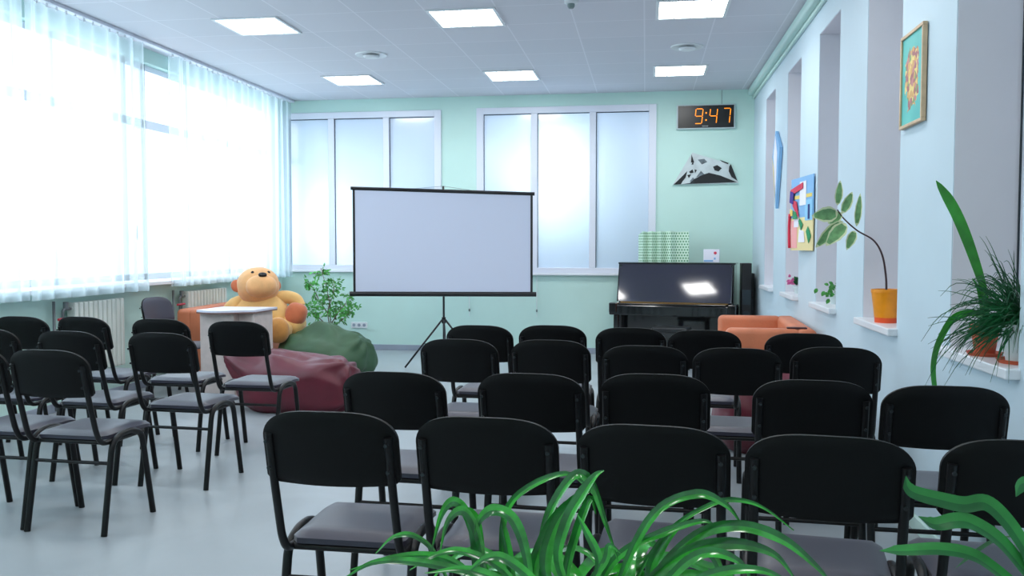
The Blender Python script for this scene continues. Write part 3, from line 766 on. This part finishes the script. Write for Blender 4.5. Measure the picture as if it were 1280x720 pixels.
# legs
for s, ex in ((1, .32), (-1, -.16)):
    bm = bmesh.new(); tube(bm, catmull([(s*.14, .02, .10), (s*.2, -.14, .10), (ex-.04, -.28, .08)], 6), [.115]*13, 18); lg = obj('leg', bm, M['bear'], T, True)
    bm = bmesh.new(); blob(bm, (ex-.07, -.33, .085), (.115, .10, .135), 2.2); obj('foot', bm, M['bearfoot'], lg, True)
bm = bmesh.new(); tube(bm, catmull([(.2, .02, .14), (.33, .0, .12), (.45, -.03, .07)], 6), [.15, .15, .15, .145, .145, .14, .14, .135, .13, .125, .12, .11, .08], 18); obj('hip', bm, M['bear'], T, True)

# ---------------------------------------------------------------- lectern
Lc = thing('lectern', 'small pale wooden lectern table with a curved front edge', 'lectern', (-3.81, 7.78, 0), R_(-3)); Lc.scale = (.88, 1, 1)
n = 14; front = []
for i in range(n+1):
    u = i/n; x = -.31+.62*u; y = -.22-.10*math.sin(PI*min(1, u*1.15))+.08*u*u
    front.append((x, y))
bm = bmesh.new(); pts = [(x, y, .81) for x, y in front]+[(.31, .30, .81), (-.31, .24, .81)]; poly(bm, pts, (0, 0, .018)); obj('top', bm, M['woodtop'], Lc)
bm = bmesh.new(); pts = [(x*1.004, y*1.01, .798) for x, y in front]+[(.31, .30, .798), (-.31, .24, .798)]; poly(bm, pts, (0, 0, .012)); obj('top_edge', bm, M['woodedge'], Lc)
obj('front_panel', B(-.285, .10, -.20, -.182, 0, .798), M['wood'], Lc)
obj('side_panel', B(-.285, -.267, -.182, .20, 0, .798), M['wood'], Lc)
obj('side_panel', B(.262, .28, -.12, .25, 0, .798), M['wood'], Lc)
obj('shelf', B(.10, .262, -.10, -.085, 0, .798), M['wood'], Lc)
obj('divider', B(.085, .10, -.182, .20, 0, .798), M['wood'], Lc)

# ---------------------------------------------------------------- beanbags
def beanbag(label, mname, c, r, rz, peaks, seed, cat='beanbag', p=2.5, wr=.02, group=None):
    t = thing('beanbag', label, cat, (c[0], c[1], 0), R_(rz), group)
    off = Vector((seed*3.1, seed*1.7, seed))
    def fn(q, n_):
        add = Vector((0, 0, 0)); w = 0
        for d, amt, sh in peaks:
            d = Vector(d).normalized(); ang = max(0, n_.dot(d)); k = ang**sh
            add += d*amt*k; w = max(w, k)
            # folds radiating from the pinched tip
            e = n_-d*n_.dot(d)
            if e.length > .02 and n_.dot(d) > 0:
                u = d.orthogonal(); v = d.cross(u); th = math.atan2(e.dot(v), e.dot(u))
                add += n_*.026*math.sin(th*6+seed+2*math.sin(th))*min(1, e.length*2.2)*max(0, n_.dot(d))**5
        f = noise.noise(q*4+off)*wr*1.6+abs(noise.noise(q*7+off*2))*wr
        return q+add+n_*f
    bm = bmesh.new(); blob(bm, (0, 0, r[2]*.92), r, p, 96, 60, fn=fn, zmin=.002)
    o = obj('cover', bm, M[mname], t, True)
    return t
b1 = beanbag('long maroon beanbag lying in front of the lectern', 'redbag', (-2.95, 7.22), (.54, .30, .235), -6, [((-1, -.1, .55), .20, 14), ((1, -.3, .8), .07, 10), ((-.5, 0, 1), .07, 6), ((1, -.6, -.1), .05, 6)], 1, p=3.2)
bm = bmesh.new(); tube(bm, catmull([(-.60, -.02, .46), (-.585, -.05, .515), (-.52, -.06, .525), (-.47, -.04, .48)], 5), .010, 6, sx=.5); obj('handle_loop', bm, M['redstrap'], b1, True)
b2 = beanbag('green beanbag slumped beside the potted tree', 'greenbag', (-3.38, 9.02), (.50, .42, .235), -8, [((.02, -.05, 1), .14, 22), ((-.7, 0, .8), .06, 5), ((.6, 0, .6), .05, 4)], 2, p=2.5, wr=.03)
b3 = beanbag('maroon beanbag glimpsed behind the right-hand chairs near the orange sofa', 'redbag', (.82, 6.32), (.34, .30, .26), 10, [((.5, .2, 1), .10, 12)], 3, p=2.6)

# ---------------------------------------------------------------- radiators
def radiator(y0, y1, label):
    t = thing('radiator', label, 'radiator', (XL, y0, 0), 0, 'white radiators under the windows')
    L = y1-y0; n = int(L/.065); bm = bmesh.new()
    for i in range(n):
        y = (i+.5)*L/n; box(bm, .05, .13, y-.027, y+.027, .30, .93, .012, 2)
    for z in (.33, .88): tube(bm, [(.09, 0, z), (.09, L, z)], .022, 8)
    obj('column', bm, M['radiator'], t)
    bm = bmesh.new()
    tube(bm, fillet([(.09, 0, .88), (.09, -.10, .88), (.09, -.10, .33), (.09, 0, .33)], .03), .012, 8)
    tube(bm, [(.05, -.16, .02), (.05, -.16, .95)], .012, 8); obj('pipe', bm, M['pipe'], t, True)
    bm = bmesh.new(); tube(bm, [(.09, -.06, .88), (.09, -.06, .94)], .022, 10); tube(bm, [(.09, -.06, .33), (.09, -.06, .40)], .02, 10); obj('valve_body', bm, M['pipe'], t, 40)
    bm = bmesh.new(); tube(bm, [(.12, -.20, .80), (.12, -.06, .80)], .012, 8); obj('valve_handle', bm, M['valve'], t, 40)
    bm = bmesh.new()
    for y in (.1, L-.1): box(bm, .003, .06, y-.02, y+.02, .80, .84)
    obj('bracket', bm, M['radiator'], t)
radiator(6.90, 7.64, 'white ribbed radiator under the middle of the curtained window, nearer one')
radiator(8.80, 9.70, 'white ribbed radiator behind the orange sofa, farther one')

# ---------------------------------------------------------------- potted plants
def pot(t, c, r0, r1, z0, z1, m_, rim=.006):
    bm = bmesh.new(); lathe(bm, [(.001, z0), (r0, z0), (r1, z1-.02), (r1+rim, z1-.02), (r1+rim, z1), (r1-.006, z1), (r1-.010, z1-.025), (.001, z1-.025)], c, 32)
    obj('pot', bm, m_, t, 40)
    bm = bmesh.new(); lathe(bm, [(.001, z1-.018), (r1-.012, z1-.022)], c, 24); obj('soil', bm, M['soil'], t)
# weeping fig behind the green beanbag
F_ = thing('weeping_fig', 'small leafy tree in a terracotta pot behind the green beanbag', 'potted tree', (-3.72, 10.12, 0)); F_.scale = (.9, .9, .93)
pot(F_, (0, 0, 0), .10, .145, .002, .40, M['terra'])
rnd = random.Random(5); bm = bmesh.new(); tips = []
stems = [[(-.02, 0, .36), (-.03, 0, .60), (-.05, .0, .85), (-.12, 0, 1.12), (-.16, 0, 1.24)], [(-.03, 0, .42), (-.07, .02, .68), (-.0, .03, .9), (.02, .02, 1.08)], [(-.03, 0, .45), (-.16, -.03, .58), (-.26, -.03, .66), (-.33, -.02, .70)],
         [(-.03, 0, .50), (.10, -.03, .68), (.20, -.02, .80), (.22, 0, .92)], [(-.04, 0, .62), (-.18, .02, .80), (-.27, .03, .96), (-.33, .02, 1.04)], [(-.02, 0, .46), (.12, 0, .56), (.24, .0, .66), (.30, .0, .70)]]
for s_ in stems:
    c = catmull(s_, 6); tube(bm, c, [.009*(1-.75*i/len(c)) for i in range(len(c))], 6)
    for k_ in range(5, len(c)):
        for _ in range(2 if k_ % 2 else 1):
            d = Vector((rnd.uniform(-1, 1), rnd.uniform(-1, 1), rnd.uniform(-.5, .7))).normalized()*rnd.uniform(.05, .15)
            tube(bm, [c[k_], c[k_]+d*.6, c[k_]+d+Vector((0, 0, -.02))], .002, 4); tips.append((c[k_]+d, d))
            tips.append((c[k_]+d*.5, d))
obj('stem', bm, M['greystem'], F_, True)
bm = bmesh.new()
for p, d in tips:
    for _ in range(3):
        v = (d.normalized()+Vector((rnd.uniform(-1, 1), rnd.uniform(-1, 1), rnd.uniform(-1.2, .3)))).normalized()
        q = p+Vector((rnd.uniform(-.02, .02), rnd.uniform(-.02, .02), rnd.uniform(-.02, .02)))
        leaf(bm, q, q+v*rnd.uniform(.04, .060), .022, (rnd.uniform(-.5, .5), -1, rnd.uniform(0, 1)), .08, 4)
obj('foliage', bm, M['leaf'], F_, True)
# variegated rubber plant on the sill
V_ = thing('variegated_rubber_plant', 'variegated rubber plant with one bent stem in an orange pot on the sill', 'potted plant', (1.392, 5.40, .972))
bm = bmesh.new(); lathe(bm, [(.001, 0), (.062, 0), (.064, .035), (.066, .035)], n=32); obj('saucer', bm, M['potred'], V_, 40)
pot(V_, (0, 0, 0), .064, .082, .03, .195, M['orangepot'], .003)
O_ = Vector((1.392, 5.40, .972))
def vx(x, y, dy=0): return Vector((1.137+(x-1055)*.00452, 5.36+dy, 1.602-(y-268)*.0047))-O_
bm = bmesh.new(); st = catmull([Vector((0, 0, .17)), Vector((-.005, 0, .27)), vx(1103, 318), vx(1092, 300), vx(1072, 288), vx(1055, 273), vx(1047, 262)], 6)
tube(bm, st, [.0065*(1-.5*i/len(st)) for i in range(len(st))], 8); obj('stem', bm, M['stem'], V_, True)
bm = bmesh.new()
for b_, t_, w_, d_ in (((1047, 257), (1050, 226), .045, 0), ((1048, 267), (1014, 270), .092, -.03), ((1053, 267), (1066, 240), .055, .02), ((1071, 283), (1075, 242), .040, 0), ((1053, 266), (1038, 279), .07, .05), ((1054, 276), (1022, 309), .075, .03), ((1058, 279), (1032, 307), .085, -.04), ((1069, 288), (1058, 312), .055, -.03)):
    leaf(bm, vx(*b_), vx(*t_, dy=d_), w_, (random.uniform(-.2, .2), -1, random.uniform(0, .4)), .06, 10, rim=1)
obj('foliage', bm, [M['varg'], M['varc']], V_, True)
# small plant and pink flower on farther sills
t = thing('small_green_plant', 'small leafy green plant on the third window sill, half hidden by the pillar', 'potted plant', (1.46, 7.05, .972))
pot(t, (0, 0, 0), .045, .06, 0, .085, M['whitepot'])
bm = bmesh.new(); rnd = random.Random(9)
for i in range(60):
    a = rnd.uniform(0, 2*PI); e = rnd.uniform(-.3, 1.1); L = rnd.uniform(.03, .10); b_ = Vector((0, 0, .09)); d = Vector((math.cos(a)*math.cos(e), math.sin(a)*math.cos(e), math.sin(e)))
    p = b_+d*L; leaf(bm, p, p+(d+Vector((0, 0, -.4))).normalized()*.036, .026, (0, -1, .5), .1, 5)
for q in ((-.06, 0, .04), (-.10, -.02, .1), (-.15, 0, .12), (-.05, -.05, .15)): leaf(bm, q, Vector(q)+Vector((-.02, 0, -.04)), .03, (0, -1, .5), .1, 5)
obj('foliage', bm, M['leaf'], t, True)
t = thing('pink_flower_plant', 'small pink flowering plant on the farthest planted sill', 'potted plant', (1.43, 8.58, .972))
pot(t, (0, 0, 0), .04, .05, 0, .07, M['whitepot'])
bm = bmesh.new(); rnd = random.Random(3)
for i in range(22):
    a = rnd.uniform(0, 2*PI); d = Vector((math.cos(a), math.sin(a), rnd.uniform(.5, 2.5))).normalized(); p = Vector((0, 0, .06))+d*.04; leaf(bm, p, p+d*.07, .035, (0, -1, .4), .1, 5)
obj('foliage', bm, M['blade'], t, True)
bm = bmesh.new()
for i in range(26):
    a = rnd.uniform(0, 2*PI); q = Vector((rnd.uniform(-.09, .03), rnd.uniform(-.04, .04), rnd.uniform(.08, .15))); d = Vector((math.cos(a), -.4, math.sin(a))).normalized(); leaf(bm, q, q+d*.035, .028, (0, -1, .1), .1, 4)
obj('flower', bm, M['pink'], t, True)

# plants on the near sill
N1 = thing('strap_leaf_plant', 'plant with one tall upright strap leaf and one drooping leaf on the near sill', 'potted plant', (1.375, 3.835, .972))
bm = bmesh.new(); lathe(bm, [(.001, 0), (.06, 0), (.07, .015), (.066, .015), (.056, .006), (.001, .006)], n=30); obj('saucer', bm, M['terra'], N1, 40)
pot(N1, (0, 0, 0), .038, .052, .006, .125, M['terra'])
O1 = Vector((1.375, 3.835, .972))
bm = bmesh.new()
ribbon(bm, [Vector((0, 0, .11)), Vector((1.345, 3.75, 1.20))-O1, Vector((1.28, 3.72, 1.38))-O1, Vector((1.205, 3.70, 1.55))-O1, Vector((1.125, 3.68, 1.675))-O1], lambda q: .026+.026*math.sin(PI*max(0, q-.25)/.9) if q < .85 else .046*((1-q)/.15)**.6+.003, Vector((.25, -1, .3)), .15)
ribbon(bm, [Vector((0, 0, .11)), Vector((1.335, 3.76, 1.17))-O1, Vector((1.31, 3.74, 1.25))-O1, Vector((1.285, 3.73, 1.29))-O1], lambda q: .03*(1-q)+.006, Vector((.25, -1, .3)), .15)
ribbon(bm, [Vector((-.01, -.02, .11)), Vector((1.30, 3.72, 1.15))-O1, Vector((1.21, 3.70, 1.135))-O1, Vector((1.155, 3.70, 1.04))-O1, Vector((1.135, 3.70, .94))-O1, Vector((1.145, 3.70, .83))-O1], lambda q: .024+.006*math.sin(PI*q), Vector((.5, -1, .3)), .2)
obj('foliage', bm, M['amar'], N1, True)
N2 = thing('grassy_plant', 'bushy dark green plant with needle-thin blades in a white pot on the near sill', 'potted plant', (1.425, 3.60, .972))
bm = bmesh.new(); lathe(bm, [(.001, 0), (.08, 0), (.09, .015), (.085, .015), (.076, .006), (.001, .006)], n=30); obj('saucer', bm, M['terra'], N2, 40)
pot(N2, (0, 0, 0), .055, .075, .006, .15, M['whitepot'])
bm = bmesh.new(); rnd = random.Random(12)
for i in range(300):
    a = rnd.gauss(PI*1.1, .8); e = rnd.uniform(-.5, 1.35); L = rnd.uniform(.16, .36)
    d = Vector((math.cos(a)*math.cos(e), math.sin(a)*math.cos(e), math.sin(e)))
    if d.x > .25: L *= .45
    b_ = Vector((rnd.uniform(-.05, .03), rnd.uniform(-.05, .05), .14+rnd.uniform(-.01, .07)))
    sag = rnd.uniform(.1, .75)
    ribbon(bm, [b_, b_+d*L*.4, b_+d*L*.75+Vector((0, 0, -sag*L*.25)), b_+d*L*.95+Vector((0, 0, -sag*L*.7))], lambda q: .0058*(1-q)+.0012, Vector((.2, -1, .4)), .2, n=3)
obj('foliage', bm, M['blade'], N2, True)

# foreground plants on tall stands
def stand(x, y, h, label):
    t = thing('plant_stand', label, 'stand', (x, y, 0), 0, 'wooden plant stands in the foreground')
    bm = bmesh.new(); lathe(bm, [(.001, h-.03), (.15, h-.03), (.16, h-.015), (.15, h), (.001, h)], n=32); obj('top', bm, M['standwood'], t, 40)
    for k_ in range(3):
        a = k_*2*PI/3+.4; bm = bmesh.new(); tube(bm, [(.10*math.cos(a), .10*math.sin(a), h-.03), (.15*math.cos(a), .15*math.sin(a), 0)], .014, 8); obj('leg', bm, M['standwood'], t, True)
stand(-.10, 1.40, .62, 'wooden stand under the spider plant just below the picture')
stand(.74, 1.50, .62, 'wooden stand under the broad-leaved plant just below the picture')
Sp = thing('spider_plant', 'glossy arching spider plant leaves across the bottom middle of the picture', 'potted plant', (-.10, 1.40, .62))
pot(Sp, (0, 0, 0), .085, .12, 0, .17, M['terra'])
def spx(x, y, Y): 
    # coordinates laid out in the plane of the plant at distance Y
    k_ = Y/1.2
    return Vector(((-.43+(x-430)*.001112)*k_, Y, 1.42-(1.42-(.943-(y-720)*-0.0))*k_ if False else 1.42+((.943-1.42)+(720-y)*.00110+(x-430)*.00006)*k_))-Vector((-.10, 1.40, .62))
bm = bmesh.new(); rnd = random.Random(21)
wf = lambda w: (lambda q: w*(.45+.55*min(1, q*3)) if q < .6 else w*(1-q)/.4*.96+.0015)
hero = [  # (points in the photo's layout), width, distance
 ([(700, 760), (690, 700), (700, 640), (730, 592), (752, 600), (770, 650), (786, 700)], .015, 1.35),
 ([(650, 760), (640, 680), (655, 620), (720, 588), (760, 620)], .011, 1.42),
 ([(735, 760), (712, 700), (722, 650), (740, 616), (757, 592), (768, 585)], .018, 1.3),
 ([(715, 770), (695, 710), (705, 660), (730, 622), (750, 612)], .020, 1.32),
 ([(690, 780), (680, 720), (694, 670), (722, 628), (744, 618)], .018, 1.33),
 ([(730, 780), (722, 720), (736, 660), (752, 620), (758, 640)], .016, 1.36),
 ([(640, 780), (615, 700), (596, 640), (578, 622), (562, 640), (548, 690)], .015, 1.36),
 ([(600, 790), (610, 720), (606, 660), (598, 636), (590, 640)], .022, 1.33),
 ([(620, 790), (616, 700), (604, 650), (588, 634), (570, 650), (560, 690)], .014, 1.3),
 ([(680, 790), (672, 700), (655, 648), (630, 634), (612, 646), (605, 670)], .018, 1.3),
 ([(660, 790), (650, 700), (642, 660), (640, 640)], .014, 1.35),
 ([(590, 790), (560, 700), (530, 668), (500, 668), (475, 690)], .009, 1.4),
 ([(640, 790), (600, 720), (560, 695), (500, 695), (440, 712)], .013, 1.3),
 ([(660, 800), (620, 730), (560, 706), (480, 700), (430, 724)], .012, 1.25),
 ([(700, 800), (660, 740), (600, 712), (540, 716)], .014, 1.2),
 ([(690, 800), (650, 720), (600, 690), (560, 690), (520, 712)], .012, 1.28),
 ([(700, 800), (690, 740), (650, 700), (620, 696), (590, 720)], .014, 1.2),
 ([(780, 800), (790, 720), (830, 640), (880, 616), (915, 630), (935, 655)], .014, 1.36),
 ([(790, 800), (810, 720), (850, 660), (900, 628), (930, 624), (960, 634), (995, 662)], .008, 1.42),
 ([(800, 800), (830, 720), (880, 668), (930, 656), (980, 672), (1020, 705), (1045, 735)], .017, 1.32),
 ([(780, 800), (820, 730), (870, 688), (920, 678), (970, 690), (1000, 725)], .018, 1.27),
 ([(800, 800), (850, 720), (890, 690), (930, 700), (950, 730)], .014, 1.22),
 ([(760, 800), (765, 730), (790, 690), (840, 664), (885, 650), (905, 656)], .013, 1.38),
 ([(830, 800), (824, 720), (840, 680), (868, 648)], .017, 1.4),
 ([(900, 800), (912, 740), (905, 700), (880, 680), (850, 690)], .012, 1.34),
 ([(740, 800), (752, 740), (762, 700), (745, 660), (735, 640)], .013, 1.3),
 ([(820, 800), (850, 750), (900, 716), (960, 712), (1010, 740)], .013, 1.2),
 ([(730, 800), (745, 740), (770, 700), (775, 680), (790, 690)], .011, 1.3),
]
for pts, w, Y in hero:
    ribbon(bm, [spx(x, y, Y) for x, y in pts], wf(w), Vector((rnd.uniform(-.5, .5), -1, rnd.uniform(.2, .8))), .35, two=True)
for i in range(70):
    a = rnd.uniform(0, 2*PI); L = rnd.uniform(.12, .23); e = rnd.uniform(.4, 1.0); b_ = Vector((rnd.uniform(-.07, .09), rnd.uniform(-.06, .06), .15))
    h = Vector((math.cos(a), math.sin(a)*.8, 0)); up = math.sin(e)*L*.8; out = math.cos(e)*L+.08
    ribbon(bm, [b_, b_+h*out*.3+Vector((0, 0, up*.75)), b_+h*out*.65+Vector((0, 0, up)), b_+h*out+Vector((0, 0, up*.78)), b_+h*out*1.3+Vector((0, 0, up*.35))], wf(rnd.uniform(.010, .02)), Vector((rnd.uniform(-.3, .3), -1, .6)), .3, n=4)
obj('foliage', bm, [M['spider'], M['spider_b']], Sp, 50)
D_ = thing('dracaena', 'broad wavy green leaves reaching in from the bottom right corner', 'potted plant', (.74, 1.50, .62))
pot(D_, (0, 0, 0), .085, .12, 0, .17, M['whitepot'])
def dx(x, y, dy=0): return Vector((.385+(x-1100)*.00121, 1.5+dy, .923-(y-685)*.00138))-Vector((.74, 1.50, .62))
bm = bmesh.new(); tube(bm, [(0, 0, .13), (.01, 0, .22), (.02, 0, .34)], .012, 10); obj('stem', bm, M['greystem'], D_, True)
bm = bmesh.new(); b_ = Vector((.02, 0, .26))
wl = lambda w: (lambda q: w*(.35+.65*math.sin(PI*min(1, (1-q)*.95+.02))**.6) if q < .92 else w*(1-q)/.08*.5+.001)
leaves_ = [
 ([(1310, 720), (1282, 676), (1258, 645), (1232, 625), (1205, 628), (1178, 624), (1145, 617), (1134, 610), (1131, 597)], .026),
 ([(1320, 745), (1285, 706), (1248, 668), (1212, 648), (1190, 646), (1165, 650), (1144, 641)], .028),
 ([(1300, 750), (1275, 726), (1240, 700), (1210, 684), (1170, 678), (1125, 680), (1092, 680)], .026),
 ([(1330, 700), (1320, 620), (1295, 600), (1265, 594), (1254, 607)], .026),
 ([(1290, 770), (1262, 745), (1240, 730), (1215, 715), (1200, 722)], .022),
]
for i, (pts, w) in enumerate(leaves_):
    P_ = [b_]+[dx(x, y, -.02*i*(j/len(pts))) for j, (x, y) in enumerate(pts)]
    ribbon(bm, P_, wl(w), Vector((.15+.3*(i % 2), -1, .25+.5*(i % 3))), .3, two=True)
for i in range(7):
    a = -.4+i*.42; h = Vector((math.cos(a), math.sin(a), 0)); L = .32
    ribbon(bm, [b_, b_+h*.12+Vector((0, 0, .03)), b_+h*.22+Vector((0, 0, .01)), b_+h*L+Vector((0, 0, -.08))], wl(.034), None, .2, n=5)
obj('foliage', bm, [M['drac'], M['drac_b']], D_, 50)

# ---------------------------------------------------------------- pictures on the right wall
Pt = thing('framed_painting', 'framed turquoise painting of flowers high on the right wall', 'painting', (XR, 4.765, 2.27))
hy, hz = .19, .24
bm = bmesh.new(); f = .017
for a in ((-hy, hy, -hz, -hz+f), (-hy, hy, hz-f, hz), (-hy, -hy+f, -hz+f, hz-f), (hy-f, hy, -hz+f, hz-f)): box(bm, -.028, -.004, *a[:2], *a[2:], .003)
obj('frame', bm, M['framewood'], Pt)
obj('canvas', B(-.018, -.004, -hy+f, hy-f, -hz+f, hz-f), M['painting'], Pt)
Kt = thing('kite_shaped_picture', 'narrow kite-shaped blue picture on the far pillar of the right wall', 'picture', (XR, 0, 0))
bm = bmesh.new(); poly(bm, [(-.035, 9.44, 2.60), (-.035, 9.13, 2.40), (-.035, 9.36, 1.80), (-.035, 9.64, 2.35)], (.03, 0, 0)); obj('board', bm, M['pb'], Kt)
bm = bmesh.new(); poly(bm, [(-.037, 9.44, 2.55), (-.037, 9.30, 2.36), (-.037, 9.38, 1.95), (-.037, 9.55, 2.35)], (.002, 0, 0)); obj('pale_shape', bm, M['pw'], Kt)
bm = bmesh.new(); poly(bm, [(-.039, 9.62, 2.34), (-.039, 9.50, 2.22), (-.039, 9.37, 1.85)], (.002, 0, 0)); obj('yellow_shape', bm, M['pyel'], Kt)
# children's collage: a board hinged away from the wall
Ch = thing('paper_collage', 'colourful paper collage with ribbons and bright patches on a right wall pillar', 'picture', (XR-.012, 7.38, 1.38), R_(5))
def cp(name, m_, pts, d=.003, x=-.006):
    bm = bmesh.new(); poly(bm, [(x, p[0], p[1]) for p in pts], (d, 0, 0)); obj(name, bm, M[m_], Ch)
obj('board', B(-.004, .004, .02, .72, .28, .62), M['pb'], Ch); obj('lower_board', B(-.004, .004, .02, .72, 0, .28), M['pyel'], Ch)
cp('paper_strip', 'py', [(.05, .44), (.60, .44), (.60, .47), (.05, .47)])
cp('white_patch', 'pw', [(.22, .38), (.42, .38), (.42, .58), (.22, .58)], x=-.009)
cp('sky_patch', 'plb', [(.03, .25), (.25, .25), (.25, .42), (.03, .42)], x=-.008)
cp('white_patch', 'pw', [(.45, .20), (.60, .20), (.60, .34), (.45, .34)], x=-.009)
cp('navy_patch', 'pn', [(.10, .26), (.15, .26), (.15, .38), (.10, .38)], x=-.012)
cp('white_patch', 'pw', [(.25, .07), (.45, .07), (.42, .18), (.28, .16)], x=-.009)
cp('green_stroke', 'pg', [(.05, .12), (.12, .06), (.20, .16), (.14, .20)], x=-.012)
cp('green_stroke', 'pg', [(.30, .22), (.36, .17), (.44, .25), (.40, .27)], x=-.012)
cp('pink_patch', 'pk', [(.5, .02), (.70, .02), (.70, .26), (.5, .26)], x=-.008)
cp('red_bow', 'pr', [(.30, .52), (.70, .48), (.70, .53), (.30, .57)], x=-.016)
cp('red_bow', 'pr', [(.42, .28), (.62, .38), (.66, .44), (.50, .42)], x=-.016)
cp('violet_bow', 'pv', [(.60, .40), (.72, .42), (.70, .52), (.58, .50)], x=-.02)
cp('green_bow', 'pg', [(.45, .27), (.60, .27), (.58, .34), (.50, .33)], x=-.02)
cp('yellow_bow', 'py', [(.62, .30), (.72, .30), (.70, .36), (.62, .35)], x=-.018)
bm = bmesh.new(); tube(bm, catmull([(-.02, .70, .32), (-.02, .715, .18), (-.02, .70, .02)], 5), .012, 6); obj('ribbon', bm, M['pr'], Ch, True)

# ---------------------------------------------------------------- lights
def area(name, loc, rot, sx, sy, e, col=(1, 1, 1)):
    l = bpy.data.lights.new(name, 'AREA'); l.shape = 'RECTANGLE'; l.size = sx; l.size_y = sy; l.energy = e; l.color = col
    o = bpy.data.objects.new(name, l); C.objects.link(o); o.location = loc; o.rotation_euler = rot; return o
w = bpy.data.worlds.new('daylight'); bpy.context.scene.world = w; w.use_nodes = True
bg = w.node_tree.nodes['Background']; bg.inputs['Color'].default_value = (.86, .965, 1, 1); bg.inputs['Strength'].default_value = 2.1
area('daylight_window', (XL-.9, (WY0+WY1)/2, 2.5), (0, R_(-68), 0), 3.0, WY1-WY0+1, 190, (.92, .97, 1))
# lamps behind the frosted interior windows; the left window's one is added
area('corridor_backlight', (-1.25, YB+.75, 2.25), (R_(90), 0, R_(180)), .5, .9, 60, (.9, 1, .98)).rotation_euler = (R_(-90), 0, 0)
area('corridor_backlight', (-4.3, YB+.75, 1.7), (R_(-90), 0, 0), .6, 1.0, 50, (.88, .98, 1))  # added behind the left panes, imitates daylight falling on their front
area('corridor_ceiling_lamp', (-1.8, YB+.8, H-.05), (0, 0, 0), 6, .5, 100, (.92, .96, 1))

# the same ceiling panels continue over the near half of the room
for i in range(3):
    for j in range(-1, 5):
        area('ceiling_panel_lamp', (-1.55+(i-1)*1.92, 7.60+(j-3)*2.62 if j < 3 else 7.60+(j-3)*2.62, H-.02), (0, 0, 0), .54, .54, 13, (1, .99, .97))

# ---------------------------------------------------------------- camera
cam = bpy.data.cameras.new('camera'); co = bpy.data.objects.new('camera', cam); C.objects.link(co)
cam.sensor_width = 36; cam.lens = 1100/1280*36; cam.clip_start = .05
co.location = (0, 0, 1.42); co.rotation_euler = (PI/2-.048, 0, .1505)
sc = bpy.context.scene; sc.camera = co
sc.view_settings.view_transform = 'Standard'; sc.view_settings.look = 'None'; sc.view_settings.exposure = .25; sc.view_settings.gamma = 1
sc.cycles.max_bounces = 10; sc.cycles.transparent_max_bounces = 12; sc.cycles.use_denoising = True; sc.cycles.sample_clamp_indirect = 8
